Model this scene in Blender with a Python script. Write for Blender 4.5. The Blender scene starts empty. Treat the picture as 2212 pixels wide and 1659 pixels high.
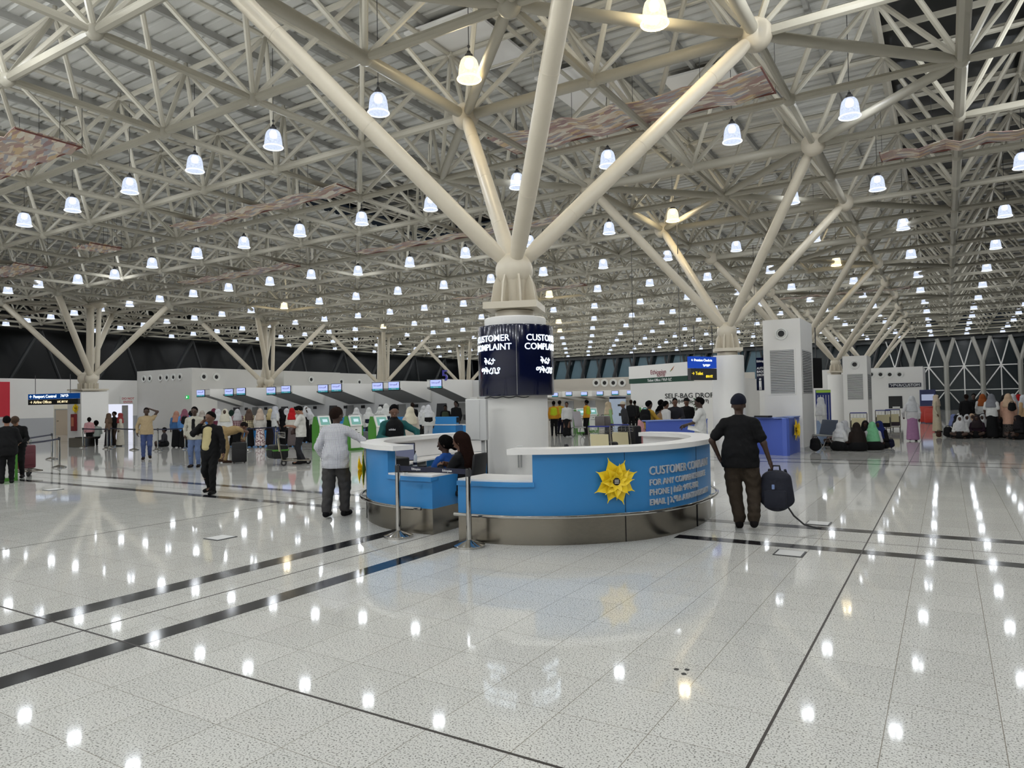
import bpy, bmesh, math, random
import numpy as np
from mathutils import Vector, Matrix
random.seed(7)
PI = math.pi
S = bpy.context.scene
COL = S.collection
# ------------------------------------------------------------------ camera
F, YAW, PITCH, ROLL, HC = 1519.98, .55215, .026145, -.019475, 1.7
W_, H_ = 2212, 1659
_cy, _sy, _cp, _sp = math.cos(YAW), math.sin(YAW), math.cos(PITCH), math.sin(PITCH)
_fw = np.array([-_sy*_cp, _cy*_cp, _sp]); _rt = np.array([_cy, _sy, 0.]); _up = np.cross(_rt, _fw)
_cr, _sr = math.cos(ROLL), math.sin(ROLL)
_r2 = _cr*_rt+_sr*_up; _u2 = -_sr*_rt+_cr*_up
cam = bpy.data.cameras.new('camera'); cam.sensor_width = 36; cam.lens = F/W_*36; cam.clip_end = 500
co = bpy.data.objects.new('camera', cam); COL.objects.link(co)
m = Matrix.Identity(4)
for r in range(3):
    m[r][0] = _r2[r]; m[r][1] = _u2[r]; m[r][2] = -_fw[r]; m[r][3] = (0, 0, HC)[r]
co.matrix_world = m
S.camera = co
# ------------------------------------------------------------------ world and exposure
wd = bpy.data.worlds.new('night'); S.world = wd; wd.use_nodes = True
wd.node_tree.nodes['Background'].inputs[0].default_value = (.35, .45, .6, 1)
wd.node_tree.nodes['Background'].inputs[1].default_value = .02
S.view_settings.view_transform = 'Standard'; S.view_settings.look = 'None'
S.view_settings.exposure = 0.25; S.view_settings.gamma = 1
LAMP_W = 150.0
try:
    S.cycles.use_light_tree = True; S.cycles.max_bounces = 5; S.cycles.diffuse_bounces = 3; S.cycles.use_adaptive_sampling = True; S.cycles.adaptive_threshold = .07; S.cycles.adaptive_min_samples = 16
    S.cycles.glossy_bounces = 2; S.cycles.transparent_max_bounces = 6
    S.cycles.sample_clamp_indirect = 3; S.cycles.sample_clamp_direct = 4; S.cycles.caustics_reflective = False; S.cycles.caustics_refractive = False
except Exception: pass

def ray(px, py):
    x, y = (px-W_/2)/F, -(py-H_/2)/F
    return x*_r2+y*_u2+_fw
def G(px, py):                       # the spot on the floor seen there
    d = ray(px, py); t = -HC/d[2]
    return (float(d[0]*t), float(d[1]*t))
def D(px, depth):                    # the spot on the floor at a distance in front of the camera
    x = (px-W_/2)/F
    p = x*_rt+np.array([-_sy, _cy, 0]); return (float(p[0]*depth), float(p[1]*depth))

# ------------------------------------------------------------------ mesh helpers
class MB:
    def __init__(s): s.v = []; s.f = []; s.m = []
    def add(s, vs, fs, mi=0):
        n = len(s.v); s.v += [tuple(map(float, v)) for v in vs]
        for f in fs: s.f.append([i+n for i in f]); s.m.append(mi)
        return s
    def box(s, c, d, rz=0, mi=0, rx=0, taper=1):
        x, y, z = d[0]/2, d[1]/2, d[2]/2
        R = Matrix.Rotation(rz, 3, 'Z') @ Matrix.Rotation(rx, 3, 'X')
        vs = []
        for k, zz in ((1, -z), (taper, z)):
            for a, b in ((-x, -y), (x, -y), (x, y), (-x, y)): vs.append(R @ Vector((a*k, b*k, zz))+Vector(c))
        return s.add(vs, [(3, 2, 1, 0), (4, 5, 6, 7), (0, 1, 5, 4), (1, 2, 6, 5), (2, 3, 7, 6), (3, 0, 4, 7)], mi)
    def bb(s, a, b, mi=0):
        return s.box([(a[i]+b[i])/2 for i in range(3)], [abs(b[i]-a[i]) for i in range(3)], mi=mi)
    def tube(s, a, b, r, n=8, r2=None, mi=0, cap=True):
        a = Vector(a); b = Vector(b); d = (b-a); L = d.length
        if L < 1e-6: return s
        d /= L; u = d.orthogonal().normalized(); w = d.cross(u); r2 = r if r2 is None else r2
        vs = []
        for p, q in ((a, r), (b, r2)):
            for i in range(n):
                t = 2*PI*i/n; vs.append(p+(u*math.cos(t)+w*math.sin(t))*q)
        fs = [(i, (i+1) % n, n+(i+1) % n, n+i) for i in range(n)]
        if cap: fs += [tuple(range(n-1, -1, -1)), tuple(range(n, 2*n))]
        return s.add(vs, fs, mi)
    def strut(s, a, b, r, n=8, e=.25, k=.55, g=.0, mi=0):   # tube with tapered ends
        a = Vector(a); b = Vector(b); d = b-a; L = d.length; d /= L
        u = d.orthogonal().normalized(); w = d.cross(u); vs = []
        for t, q in ((g, r*k), (g+e, r), (L-g-e, r), (L-g, r*k)):
            for i in range(n):
                th = 2*PI*i/n; vs.append(a+d*t+(u*math.cos(th)+w*math.sin(th))*q)
        fs = [(j*n+i, j*n+(i+1) % n, (j+1)*n+(i+1) % n, (j+1)*n+i) for j in range(3) for i in range(n)]
        return s.add(vs, fs, mi)
    def path(s, pts, r, n=8, mi=0, closed=False):
        pts = [Vector(p) for p in pts]; N = len(pts); vs = []; fs = []
        u = None
        for i, p in enumerate(pts):
            a = pts[(i-1) % N] if (closed or i) else p; b = pts[(i+1) % N] if (closed or i < N-1) else p
            d = (b-a).normalized()
            u = (d.orthogonal() if u is None else (u-d*u.dot(d))).normalized(); w = d.cross(u)
            rr = r[i] if isinstance(r, (list, tuple)) else r
            for k in range(n):
                t = 2*PI*k/n; vs.append(p+(u*math.cos(t)+w*math.sin(t))*rr)
        for j in range(N if closed else N-1):
            for i in range(n): fs.append((j*n+i, j*n+(i+1) % n, ((j+1) % N)*n+(i+1) % n, ((j+1) % N)*n+i))
        if not closed: fs += [tuple(range(n-1, -1, -1)), tuple(range((N-1)*n, N*n))]
        return s.add(vs, fs, mi)
    def lathe(s, c, prof, n=24, mi=0, a0=0, a1=2*PI):
        full = abs(a1-a0-2*PI) < 1e-6; m = n if full else n+1; vs = []; fs = []
        for r, z in prof:
            for i in range(m):
                t = a0+(a1-a0)*i/n; vs.append((c[0]+r*math.cos(t), c[1]+r*math.sin(t), c[2]+z))
        for j in range(len(prof)-1):
            for i in range(n):
                k = (i+1) % m; fs.append((j*m+i, j*m+k, (j+1)*m+k, (j+1)*m+i))
        if full:
            if prof[0][0] > 1e-4: fs.append(tuple(range(m-1, -1, -1)))
            if prof[-1][0] > 1e-4: fs.append(tuple(range((len(prof)-1)*m, len(prof)*m)))
        return s.add(vs, fs, mi)
    def ball(s, c, r, n=12, m=8, mi=0, sz=1):
        return s.lathe(c, [(max(r*math.sin(PI*j/m), 1e-5), -r*sz*math.cos(PI*j/m)) for j in range(m+1)], n, mi)
    def prism(s, poly, z0, z1, mi=0):
        n = len(poly); vs = [(x, y, z0) for x, y in poly]+[(x, y, z1) for x, y in poly]
        return s.add(vs, [tuple(range(n-1, -1, -1)), tuple(range(n, 2*n))]+[(i, (i+1) % n, n+(i+1) % n, n+i) for i in range(n)], mi)
    def rbox(s, c, d, r, rz=0, mi=0, rx=0):           # box with rounded edges
        bm = bmesh.new(); bmesh.ops.create_cube(bm, size=1)
        for v in bm.verts: v.co = Vector((v.co.x*d[0], v.co.y*d[1], v.co.z*d[2]))
        bmesh.ops.bevel(bm, geom=bm.edges[:], offset=r, segments=2, profile=.5, affect='EDGES')
        R = Matrix.Rotation(rz, 3, 'Z') @ Matrix.Rotation(rx, 3, 'X')
        bm.verts.index_update()
        vs = [R @ v.co+Vector(c) for v in bm.verts]; fs = [tuple(v.index for v in f.verts) for f in bm.faces]; bm.free()
        return s.add(vs, fs, mi)
    def xf(s, M):
        s.v = [tuple(M @ Vector(v)) for v in s.v]; return s
    def build(s, name, mats, parent=None, smooth=False, loc=None):
        me = bpy.data.meshes.new(name); me.from_pydata(s.v, [], s.f)
        mats = mats if isinstance(mats, (list, tuple)) else [mats]
        for k in mats: me.materials.append(k)
        if len(mats) > 1: me.polygons.foreach_set('material_index', s.m)
        if smooth:
            me.polygons.foreach_set('use_smooth', [True]*len(me.polygons))
            try: me.set_sharp_from_angle(angle=R_(40))
            except Exception: pass
        me.update()
        o = bpy.data.objects.new(name, me); COL.objects.link(o)
        if parent: o.parent = parent
        if loc: o.location = loc
        return o
def R_(d): return math.radians(d)
def tag(o, label, cat, group=None, kind=None):
    o['label'] = label; o['category'] = cat
    if group: o['group'] = group
    if kind: o['kind'] = kind
    return o
def struct(o): o['kind'] = 'structure'; return o
def empty(name, loc=(0, 0, 0), rz=0):
    o = bpy.data.objects.new(name, None); COL.objects.link(o); o.location = loc; o.rotation_euler = (0, 0, rz); o.empty_display_size = .2
    return o
def thing(name, label, cat, loc=(0, 0, 0), rz=0, group=None):
    return tag(empty(name, loc, rz), label, cat, group)
def copy_tree(o, parent=None):
    c = o.copy(); COL.objects.link(c); c.parent = parent
    for ch in list(o.children): copy_tree(ch, c)
    return c

# ------------------------------------------------------------------ materials
def srgb(r, g, b):
    f = lambda c: (c/255/12.92) if c/255 <= .04045 else ((c/255+.055)/1.055)**2.4
    return (f(r), f(g), f(b), 1)
_mc = {}
def mat(name, col, rough=.5, metal=0, spec=.5, var=0, vs=8, bump=0, bs=40, emit=0, coat=0, sheen=0):
    if name in _mc: return _mc[name]
    M = bpy.data.materials.new(name); M.use_nodes = True; nt = M.node_tree; b = nt.nodes['Principled BSDF']
    c = srgb(*col) if max(col) > 1.01 else (*col, 1)
    b.inputs['Base Color'].default_value = c; b.inputs['Roughness'].default_value = rough
    b.inputs['Metallic'].default_value = metal; b.inputs['Specular IOR Level'].default_value = spec
    b.inputs['Coat Weight'].default_value = coat
    if emit: b.inputs['Emission Color'].default_value = c; b.inputs['Emission Strength'].default_value = emit
    if var or bump:
        tc = nt.nodes.new('ShaderNodeTexCoord'); n = nt.nodes.new('ShaderNodeTexNoise'); n.inputs['Scale'].default_value = vs; n.inputs['Detail'].default_value = 5
        nt.links.new(tc.outputs['Object'], n.inputs['Vector'])
        if var:
            r = nt.nodes.new('ShaderNodeMixRGB'); r.inputs[1].default_value = tuple(x*(1-var) for x in c[:3])+(1,); r.inputs[2].default_value = tuple(min(1, x*(1+var)) for x in c[:3])+(1,)
            nt.links.new(n.outputs['Fac'], r.inputs[0]); nt.links.new(r.outputs[0], b.inputs['Base Color'])
        if bump:
            n2 = nt.nodes.new('ShaderNodeTexNoise'); n2.inputs['Scale'].default_value = bs; n2.inputs['Detail'].default_value = 3
            nt.links.new(tc.outputs['Object'], n2.inputs['Vector'])
            bp = nt.nodes.new('ShaderNodeBump'); bp.inputs['Strength'].default_value = bump; bp.inputs['Distance'].default_value = .02
            nt.links.new(n2.outputs['Fac'], bp.inputs['Height']); nt.links.new(bp.outputs[0], b.inputs['Normal'])
    _mc[name] = M; return M
def N(nt, t, **k):
    n = nt.nodes.new(t)
    for a, b in k.items():
        if a.startswith('i'): n.inputs[int(a[1:])].default_value = b
        else: setattr(n, a, b)
    return n
def math_(nt, op, a, b=None):
    n = N(nt, 'ShaderNodeMath', operation=op)
    for i, x in enumerate((a, b)):
        if x is None: continue
        if isinstance(x, (int, float)): n.inputs[i].default_value = x
        else: nt.links.new(x, n.inputs[i])
    return n.outputs[0]
def floor_mat():
    M = bpy.data.materials.new('polished_granite_tiles'); M.use_nodes = True; nt = M.node_tree; b = nt.nodes['Principled BSDF']; L = nt.links.new
    tc = N(nt, 'ShaderNodeTexCoord'); sp = N(nt, 'ShaderNodeSeparateXYZ'); L(tc.outputs['Object'], sp.inputs[0])
    # speckle
    n1 = N(nt, 'ShaderNodeTexNoise'); n1.inputs['Scale'].default_value = 95; n1.inputs['Detail'].default_value = 2; L(tc.outputs['Object'], n1.inputs['Vector'])
    n2 = N(nt, 'ShaderNodeTexVoronoi'); n2.inputs['Scale'].default_value = 160; L(tc.outputs['Object'], n2.inputs['Vector'])
    cr = N(nt, 'ShaderNodeValToRGB'); e = cr.color_ramp.elements
    e[0].position = .33; e[0].color = srgb(112, 110, 105); e[1].position = .48; e[1].color = srgb(214, 213, 208)
    L(n1.outputs['Fac'], cr.inputs[0])
    n3 = N(nt, 'ShaderNodeTexNoise'); n3.inputs['Scale'].default_value = 1.1; n3.inputs['Detail'].default_value = 2; L(tc.outputs['Object'], n3.inputs['Vector'])
    # joints
    def joint(out, off, per, w):
        a = math_(nt, 'SUBTRACT', out, off); a = math_(nt, 'DIVIDE', a, per); r = math_(nt, 'ROUND', a); a = math_(nt, 'SUBTRACT', a, r)
        a = math_(nt, 'ABSOLUTE', a); a = math_(nt, 'MULTIPLY', a, per); return math_(nt, 'LESS_THAN', a, w), r
    jx, ix = joint(sp.outputs[0], -.83, .512, .0022); jy, iy = joint(sp.outputs[1], 2.92, .512, .0018)
    j = math_(nt, 'MAXIMUM', jx, jy)
    # tile to tile tone
    tx = math_(nt, 'FLOOR', math_(nt, 'DIVIDE', math_(nt, 'SUBTRACT', sp.outputs[0], -.83), .512)); ty = math_(nt, 'FLOOR', math_(nt, 'DIVIDE', math_(nt, 'SUBTRACT', sp.outputs[1], 2.92), .512))
    cb = N(nt, 'ShaderNodeCombineXYZ'); L(tx, cb.inputs[0]); L(ty, cb.inputs[1]); wn = N(nt, 'ShaderNodeTexWhiteNoise'); L(cb.outputs[0], wn.inputs['Vector'])
    v = math_(nt, 'ADD', math_(nt, 'MULTIPLY', wn.outputs['Value'], .08), math_(nt, 'ADD', math_(nt, 'MULTIPLY', n3.outputs['Fac'], .08), .90))
    mv = N(nt, 'ShaderNodeMixRGB', blend_type='MULTIPLY'); mv.inputs[0].default_value = 1; L(cr.outputs[0], mv.inputs[1]); cv = N(nt, 'ShaderNodeCombineXYZ')
    for i in range(3): L(v, cv.inputs[i])
    L(cv.outputs[0], mv.inputs[2])
    mj = N(nt, 'ShaderNodeMixRGB'); L(j, mj.inputs[0]); L(mv.outputs[0], mj.inputs[1]); mj.inputs[2].default_value = srgb(142, 136, 126)
    L(mj.outputs[0], b.inputs['Base Color'])
    b.inputs['Roughness'].default_value = .05; b.inputs['Specular IOR Level'].default_value = .42
    bp = N(nt, 'ShaderNodeBump'); bp.inputs['Strength'].default_value = .006; bp.inputs['Distance'].default_value = .02
    n4 = N(nt, 'ShaderNodeTexNoise'); n4.inputs['Scale'].default_value = 2.2; L(tc.outputs['Object'], n4.inputs['Vector']); L(n4.outputs['Fac'], bp.inputs['Height']); L(bp.outputs[0], b.inputs['Normal'])
    return M
def cloth(name, kind, c1, c2, sc=60, rough=.85):
    if name in _mc: return _mc[name]
    M = bpy.data.materials.new(name); M.use_nodes = True; nt = M.node_tree; b = nt.nodes['Principled BSDF']; L = nt.links.new
    b.inputs['Roughness'].default_value = rough; b.inputs['Specular IOR Level'].default_value = .2
    tc = N(nt, 'ShaderNodeTexCoord'); sp = N(nt, 'ShaderNodeSeparateXYZ'); L(tc.outputs['Object'], sp.inputs[0])
    mx = N(nt, 'ShaderNodeMixRGB'); mx.inputs[1].default_value = srgb(*c1); mx.inputs[2].default_value = srgb(*c2)
    if kind == 'grid':
        xx = math_(nt, 'ADD', sp.outputs[0], math_(nt, 'MULTIPLY', sp.outputs[1], .6))
        a = math_(nt, 'LESS_THAN', math_(nt, 'FRACT', math_(nt, 'MULTIPLY', xx, sc)), .24); c = math_(nt, 'LESS_THAN', math_(nt, 'FRACT', math_(nt, 'MULTIPLY', sp.outputs[2], sc)), .24)
        L(math_(nt, 'MAXIMUM', a, c), mx.inputs[0])
    elif kind == 'plaid':
        xx = math_(nt, 'ADD', sp.outputs[0], math_(nt, 'MULTIPLY', sp.outputs[1], .6))
        a = math_(nt, 'LESS_THAN', math_(nt, 'FRACT', math_(nt, 'MULTIPLY', xx, sc)), .5); c = math_(nt, 'LESS_THAN', math_(nt, 'FRACT', math_(nt, 'MULTIPLY', sp.outputs[2], sc)), .5)
        L(math_(nt, 'MULTIPLY', math_(nt, 'ADD', a, c), .5), mx.inputs[0])
    else:
        n = N(nt, 'ShaderNodeTexNoise'); n.inputs['Scale'].default_value = sc; L(tc.outputs['Object'], n.inputs['Vector'])
        L(math_(nt, 'GREATER_THAN', n.outputs['Fac'], .52), mx.inputs[0])
    L(mx.outputs[0], b.inputs['Base Color']); _mc[name] = M; return M
def fab(c): return mat('cloth_%d_%d_%d' % tuple(c), tuple(max(2, q*.86) for q in c), .85, spec=.2, var=.12, vs=14, bump=.55, bs=16)
def emis(name, col, st):
    if name in _mc: return _mc[name]
    M = bpy.data.materials.new(name); M.use_nodes = True; nt = M.node_tree; nt.nodes.clear()
    e = N(nt, 'ShaderNodeEmission'); e.inputs[0].default_value = srgb(*col); e.inputs[1].default_value = st
    o = N(nt, 'ShaderNodeOutputMaterial'); nt.links.new(e.outputs[0], o.inputs[0])
    try: M.cycles.emission_sampling = 'NONE'
    except Exception: pass
    _mc[name] = M; return M
def bell_mat(name, col, st, tr):
    M = bpy.data.materials.new(name); M.use_nodes = True; nt = M.node_tree; nt.nodes.clear(); L = nt.links.new
    e = N(nt, 'ShaderNodeEmission'); e.inputs[0].default_value = srgb(*col)
    tc = N(nt, 'ShaderNodeTexCoord'); sp = N(nt, 'ShaderNodeSeparateXYZ'); L(tc.outputs['Object'], sp.inputs[0])
    n = N(nt, 'ShaderNodeTexNoise'); n.inputs['Scale'].default_value = 25; L(tc.outputs['Object'], n.inputs['Vector'])
    s = math_(nt, 'MULTIPLY', math_(nt, 'ADD', math_(nt, 'MULTIPLY', n.outputs['Fac'], .8), .5), st); L(s, e.inputs[1])
    t = N(nt, 'ShaderNodeBsdfTransparent'); mx = N(nt, 'ShaderNodeMixShader'); mx.inputs[0].default_value = tr
    L(e.outputs[0], mx.inputs[1]); L(t.outputs[0], mx.inputs[2]); o = N(nt, 'ShaderNodeOutputMaterial'); L(mx.outputs[0], o.inputs[0])
    try: M.cycles.emission_sampling = 'NONE'
    except Exception: pass
    return M
M_steel_frame = mat('cream_painted_steel', (176, 171, 157), .38, var=.06, vs=2)
M_strut = mat('cream_painted_strut', (200, 191, 173), .4, var=.08, vs=3)
M_deck = mat('grey_roof_sheet', (192, 191, 185), .45, metal=.0, var=.05, vs=.6)
M_purlin = mat('grey_purlin', (150, 149, 144), .5)
M_white = mat('white_painted_wall', (226, 224, 220), .6, var=.03, vs=1.5, bump=.05, bs=60)
M_greyw = mat('grey_lower_wall', (170, 171, 174), .5)
M_cream = mat('cream_wall', (222, 214, 194), .6)
M_blue = mat('sky_blue_laminate', (52, 130, 192), .35, var=.03, vs=3)
M_blue2 = mat('royal_blue_panel', (76, 98, 182), .4)
M_slab = mat('white_solid_surface', (232, 230, 228), .25)
M_inox = mat('brushed_steel', (150, 144, 134), .22, metal=1, var=.1, vs=3, bump=.03, bs=20)
M_chrome = mat('chrome', (200, 198, 195), .08, metal=1)
M_navy = mat('navy_gloss', (8, 14, 44), .12, coat=.3)
M_black = mat('matte_black', (14, 14, 16), .5)
M_dkgrey = mat('dark_grey', (52, 52, 54), .5)
M_grey = mat('mid_grey_paint', (150, 150, 148), .45)
M_lgrey = mat('light_grey_paint', (198, 198, 197), .45)
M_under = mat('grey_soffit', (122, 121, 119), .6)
M_green = mat('lime_green_plastic', (70, 134, 44), .35)
M_yellow = mat('yellow_petal', (248, 214, 40), .45, var=.08, vs=12)
M_gold = mat('gold_petal', (214, 168, 60), .4)
M_brown = mat('brown_centre', (30, 24, 22), .6)
M_whitep = mat('white_plastic', (226, 226, 222), .3)
M_letter = mat('silver_letter', (205, 205, 208), .35, metal=.2)
M_letterw = mat('white_letter', (235, 235, 235), .5)
M_glassd = mat('night_glass', (9, 12, 14), .3, spec=.25)
M_glassb = mat('dusk_lit_glass', (84, 108, 118), .35, spec=.4, var=.2, vs=.7)  # dusk light outside is put into this blue-grey base colour
M_col = mat('facade_column_grey', (150, 148, 140), .5)
M_dkcol = mat('facade_column_dark', (40, 42, 43), .5)
M_band = mat('black_granite_band', (26, 27, 33), .1, spec=.5, var=.3, vs=9)
M_joint = mat('dark_joint', (40, 33, 28), .6)
M_red = mat('red_panel', (196, 26, 48), .5)
M_lit_white = emis('lit_white_letter', (225, 240, 255), 2.2)

# ------------------------------------------------------------------ floor and setting
fl = MB(); fl.add([(-62, -14, 0), (16, -14, 0), (16, 92, 0), (-62, 92, 0)], [(0, 1, 2, 3)])
struct(fl.build('floor', floor_mat()))
def strip(name, x0, y0, x1, y1, m, z=.0015):
    b = MB(); b.bb((x0, y0, -.01), (x1, y1, z)); o = struct(b.build(name, m)); return o
tn = 0
def trim(*a, **k):
    global tn; tn += 1; return strip('trim_%d' % tn, *a, **k)
trim(-5.22, -14, -5.0, 8.44, M_band); trim(-6.46, -14, -6.2, 8.44, M_band)
trim(-2.9, 8.42, 16, 8.64, M_band); trim(-2.9, 9.72, 16, 9.94, M_band)
trim(-54, 8.42, -8.2, 8.64, M_band); trim(-54, 9.72, -8.2, 9.94, M_band)
trim(-54, 19.42, 16, 19.54, M_band); trim(-54, 20.46, 16, 20.58, M_band)
trim(-54, 31.0, 16, 31.12, M_band); trim(-54, 33.2, 16, 33.32, M_band)
trim(-.836, -14, -.822, 88, M_joint, z=.002); trim(-54, 2.91, 16, 2.926, M_joint, z=.002)
trim(-5.735, -14, -5.722, 7.3, M_joint, z=.002); trim(-10.0, -14, -9.99, 19, M_joint, z=.002)
trim(-54, 9.1, 16, 9.11, M_joint, z=.001)

# ------------------------------------------------------------------ roof
A = 3.03; AY = 3.1; X0, Y0 = -5.62, 9.25; ZB, ZT = 7.9, 10.3
IX = list(range(-17, 6)); IY = list(range(-7, 27))
def nx(i): return X0+A*i
def ny(j): return Y0+AY*j
deck = MB(); y = -14.0
while y < 91:
    prof = [(y, 10.62), (y+.22, 10.62), (y+.25, 10.68), (y+.32, 10.68), (y+.35, 10.62)]
    for (a, za), (b, zb) in zip(prof, prof[1:]):
        for xa, xb in ((-62, -23.9), (-18.3, -1.25)) if 21.2 < y < 30.5 else ((-62, -1.25),):
            deck.add([(xa, a, za), (xb, a, za), (xb, b, zb), (xa, b, zb)], [(0, 1, 2, 3)])
    y += .35
struct(deck.build('ceiling', M_deck))
pur = MB(); x = -60.0
while x < -1:
    segs = ((-14, 21.2), (30.5, 91)) if -23.9 < x < -18.3 else ((-14, 91),)
    for a, b in segs: pur.bb((x-.05, a, 10.46), (x+.05, b, 10.62))
    x += A/2
struct(pur.build('ceiling_purlins', M_purlin))
sky = MB(); sky.bb((-1.25, -14, 10.9), (16, 91, 10.95)); sky.bb((-23.9, 21.2, 11.2), (-18.3, 30.5, 11.25)); struct(sky.build('ceiling_skylight', M_glassd))
bars = MB(); y = -13.0
while y < 91: bars.bb((-1.25, y-.04, 10.6), (15.5, y+.04, 10.74)); y += 1.54
for x in (-1.2, 2, 5.1, 8.2, 11.3): bars.bb((x-.06, -14, 10.45), (x+.06, 91, 10.6))
struct(bars.build('ceiling_skylight_bars', M_steel_frame))
bars = MB()
for k in range(7): bars.bb((-23.9, 21.4+k*1.5, 11.0), (-18.3, 21.5+k*1.5, 11.1)); bars.bb((-23.8+k*.9, 21.2, 10.95), (-23.7+k*.9, 30.5, 11.0))
struct(bars.build('ceiling_opening_bars', M_steel_frame))
frame = struct(empty('ceiling_space_frame'))
for j in IY:
    b = MB(); n = 8 if j < 8 else 5
    for i in IX[:-1]: b.strut((nx(i), ny(j), ZB), (nx(i+1), ny(j), ZB), .088 if j < 8 else .08, n)
    b.build('bottom_chord', M_steel_frame, frame, True)
for i in IX:
    b = MB()
    for j in IY[:-1]: b.strut((nx(i), ny(j), ZB), (nx(i), ny(j+1), ZB), .075 if i not in (2,) else .11, 8 if j < 8 else 5)
    b.build('bottom_chord', M_steel_frame, frame, True)
for j in IY[:-1]:
    b = MB()
    for i in IX[:-2]: b.strut((nx(i+.5), ny(j+.5), ZT), (nx(i+1.5), ny(j+.5), ZT), .07, 6)
    b.build('top_chord', M_steel_frame, frame, True)
for i in IX[:-1]:
    b = MB()
    for j in IY[:-2]: b.strut((nx(i+.5), ny(j+.5), ZT), (nx(i+.5), ny(j+1.5), ZT), .06, 6)
    b.build('top_chord', M_steel_frame, frame, True)
for j in IY[:-1]:
    b = MB(); n = 7 if j < 8 else 5
    for i in IX[:-1]:
        for di, dj in ((0, 0), (1, 0), (1, 1), (0, 1)):
            b.strut((nx(i+di), ny(j+dj), ZB), (nx(i+.5), ny(j+.5), ZT), .056, n, e=.2)
        b.tube((nx(i+.5), ny(j+.5), ZT-.1), (nx(i+.5), ny(j+.5), 10.5), .05, 6)
    b.build('diagonal_web', M_steel_frame, frame, True)
b = MB()
for j in IY:
    for i in IX: b.ball((nx(i), ny(j), ZB), .145, 8 if j > 8 else 12, 6)
    for i in IX[:-1]:
        if j < IY[-1]: b.ball((nx(i+.5), ny(j+.5), ZT), .11, 8, 5)
o = b.build('node_ball', M_steel_frame, frame, True); o['kind'] = 'stuff'
# services below the roof sheet
b = MB()
for x, r in ((-11.9, .06), (-8.0, .05), (-20.2, .05), (-29.5, .06)): b.path([(x, -12, 10.0), (x, 90, 10.0)], r, 8)
for y in (14.2, 20.4, 26.6, 38.9): b.path([(-58, y, 9.85), (-2, y, 9.85)], .03, 6)
for x in range(-56, -2, 3):
    for y in (14.2, 20.4): b.tube((x, y, 9.85), (x, y, 9.45), .015, 5); b.tube((x, y, 9.85), (x, y, 10.6), .01, 5)
struct(b.build('ceiling_pipes', M_steel_frame))

# ------------------------------------------------------------------ pillars with tree struts
def pillar_top(p, x, y, zc, s=1, hexa=True, ribs=8):
    # bearing, plate, ribbed casting, ball
    b = MB(); b.lathe((x, y, zc), [(.27*s, 0), (.3*s, .02), (.3*s, .1), (.27*s, .12)], 20); b.build('bearing', M_dkgrey if not hexa else M_strut, p, True)
    b = MB(); b.box((x, y, zc+.17), (.82*s, .82*s, .1), rz=R_(20)); b.build('base_plate', M_strut, p)
    b = MB(); b.lathe((x, y, zc+.22), [(.2*s, 0), (.21*s, .3), (.27*s, .42)], 20)
    for k in range(ribs):
        t = 2*PI*k/ribs; c, sn = math.cos(t), math.sin(t)
        poly = [(.18, 0), (.37, 0), (.37, .06), (.33, .3), (.27, .44), (.2, .44)]; w = .014
        vs = []
        for sg in (-1, 1):
            for r, z in poly: vs.append((x+c*r*s-sn*w*sg, y+sn*r*s+c*w*sg, zc+.22+z))
        n = 6; b.add(vs, [tuple(range(n-1, -1, -1)), tuple(range(n, 2*n))]+[(i, (i+1) % n, n+(i+1) % n, n+i) for i in range(n)])
    b.build('ribbed_casting', M_strut, p, True)
    b = MB(); b.ball((x, y, zc+.74), .29*s, 24, 16); b.build('ball', M_strut, p, True)
def pillar(j, label, flower=None, shaft_r=.474, i=0):
    x, y = nx(i), ny(j)
    p = thing('tree_pillar', label, 'pillar', group='branching steel pillars under the roof')
    b = MB(); b.lathe((x, y, 0), [(shaft_r, 0), (shaft_r, 2.97), (shaft_r-.02, 2.99)], 48); b.build('shaft', M_white, p, True)
    pillar_top(p, x, y, 2.99)
    zc = 3.73
    for di, dj in ((-1, -1), (1, -1), (1, 1), (-1, 1)):
        b = MB(); a = Vector((x, y, zc)); e = Vector((nx(i+di), ny(j+dj), ZB)); d = (e-a).normalized()
        b.strut(a+d*.2, e-d*.15, .128, 20, e=.35, k=.72)
        for q in (.22, .5, .8): pt = a+(e-a)*q; b.tube(pt, pt+d*.015, .131, 20)
        b.build('strut', M_strut, p, True)
    b = MB()
    for di, dj in ((-1, -1), (1, -1), (1, 1), (-1, 1)):
        b.ball((nx(i+di), ny(j+dj), ZB), .29, 20, 12)
    o = b.build('support_node', M_strut, p, True); o['kind'] = 'stuff'
    b = MB(); c = (x, y, ZB); b.ball(c, .2, 14, 8)
    for di, dj in ((-1, -1), (1, -1), (1, 1), (-1, 1)): b.strut(c, (nx(i+di), ny(j+dj), ZB), .1, 12, e=.35, g=.12)
    for dj in (-1, 1):
        for s in (-1, 1): b.strut((nx(i+s*2), ny(j+dj*2), ZB), (nx(i+s), ny(j+dj), ZB), .1, 12, e=.35, g=.12)
    for s in (-1, 1):
        b.strut((nx(i-1), ny(j+s), ZB), (nx(i+1), ny(j+s), ZB), .11, 12, e=.3)
        b.strut((nx(i+s), ny(j-1), ZB), (nx(i+s), ny(j+1), ZB), .11, 12, e=.3)
    b.build('node_bracing', M_steel_frame, p, True)
    return p
pillar(0, 'white round pillar in the ring desk under the drum sign, four steel struts')
pillar(4, 'white round pillar behind the check-in and toilet sign, next to the big louvred tower')
pillar(8, 'white round pillar behind the big louvred tower, before the small tower')
for k, t in ((12, 'first'), (16, 'second'), (20, 'third')):
    pillar(k, 'far round pillar, %s one beyond the small louvred tower in its row' % t)
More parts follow.
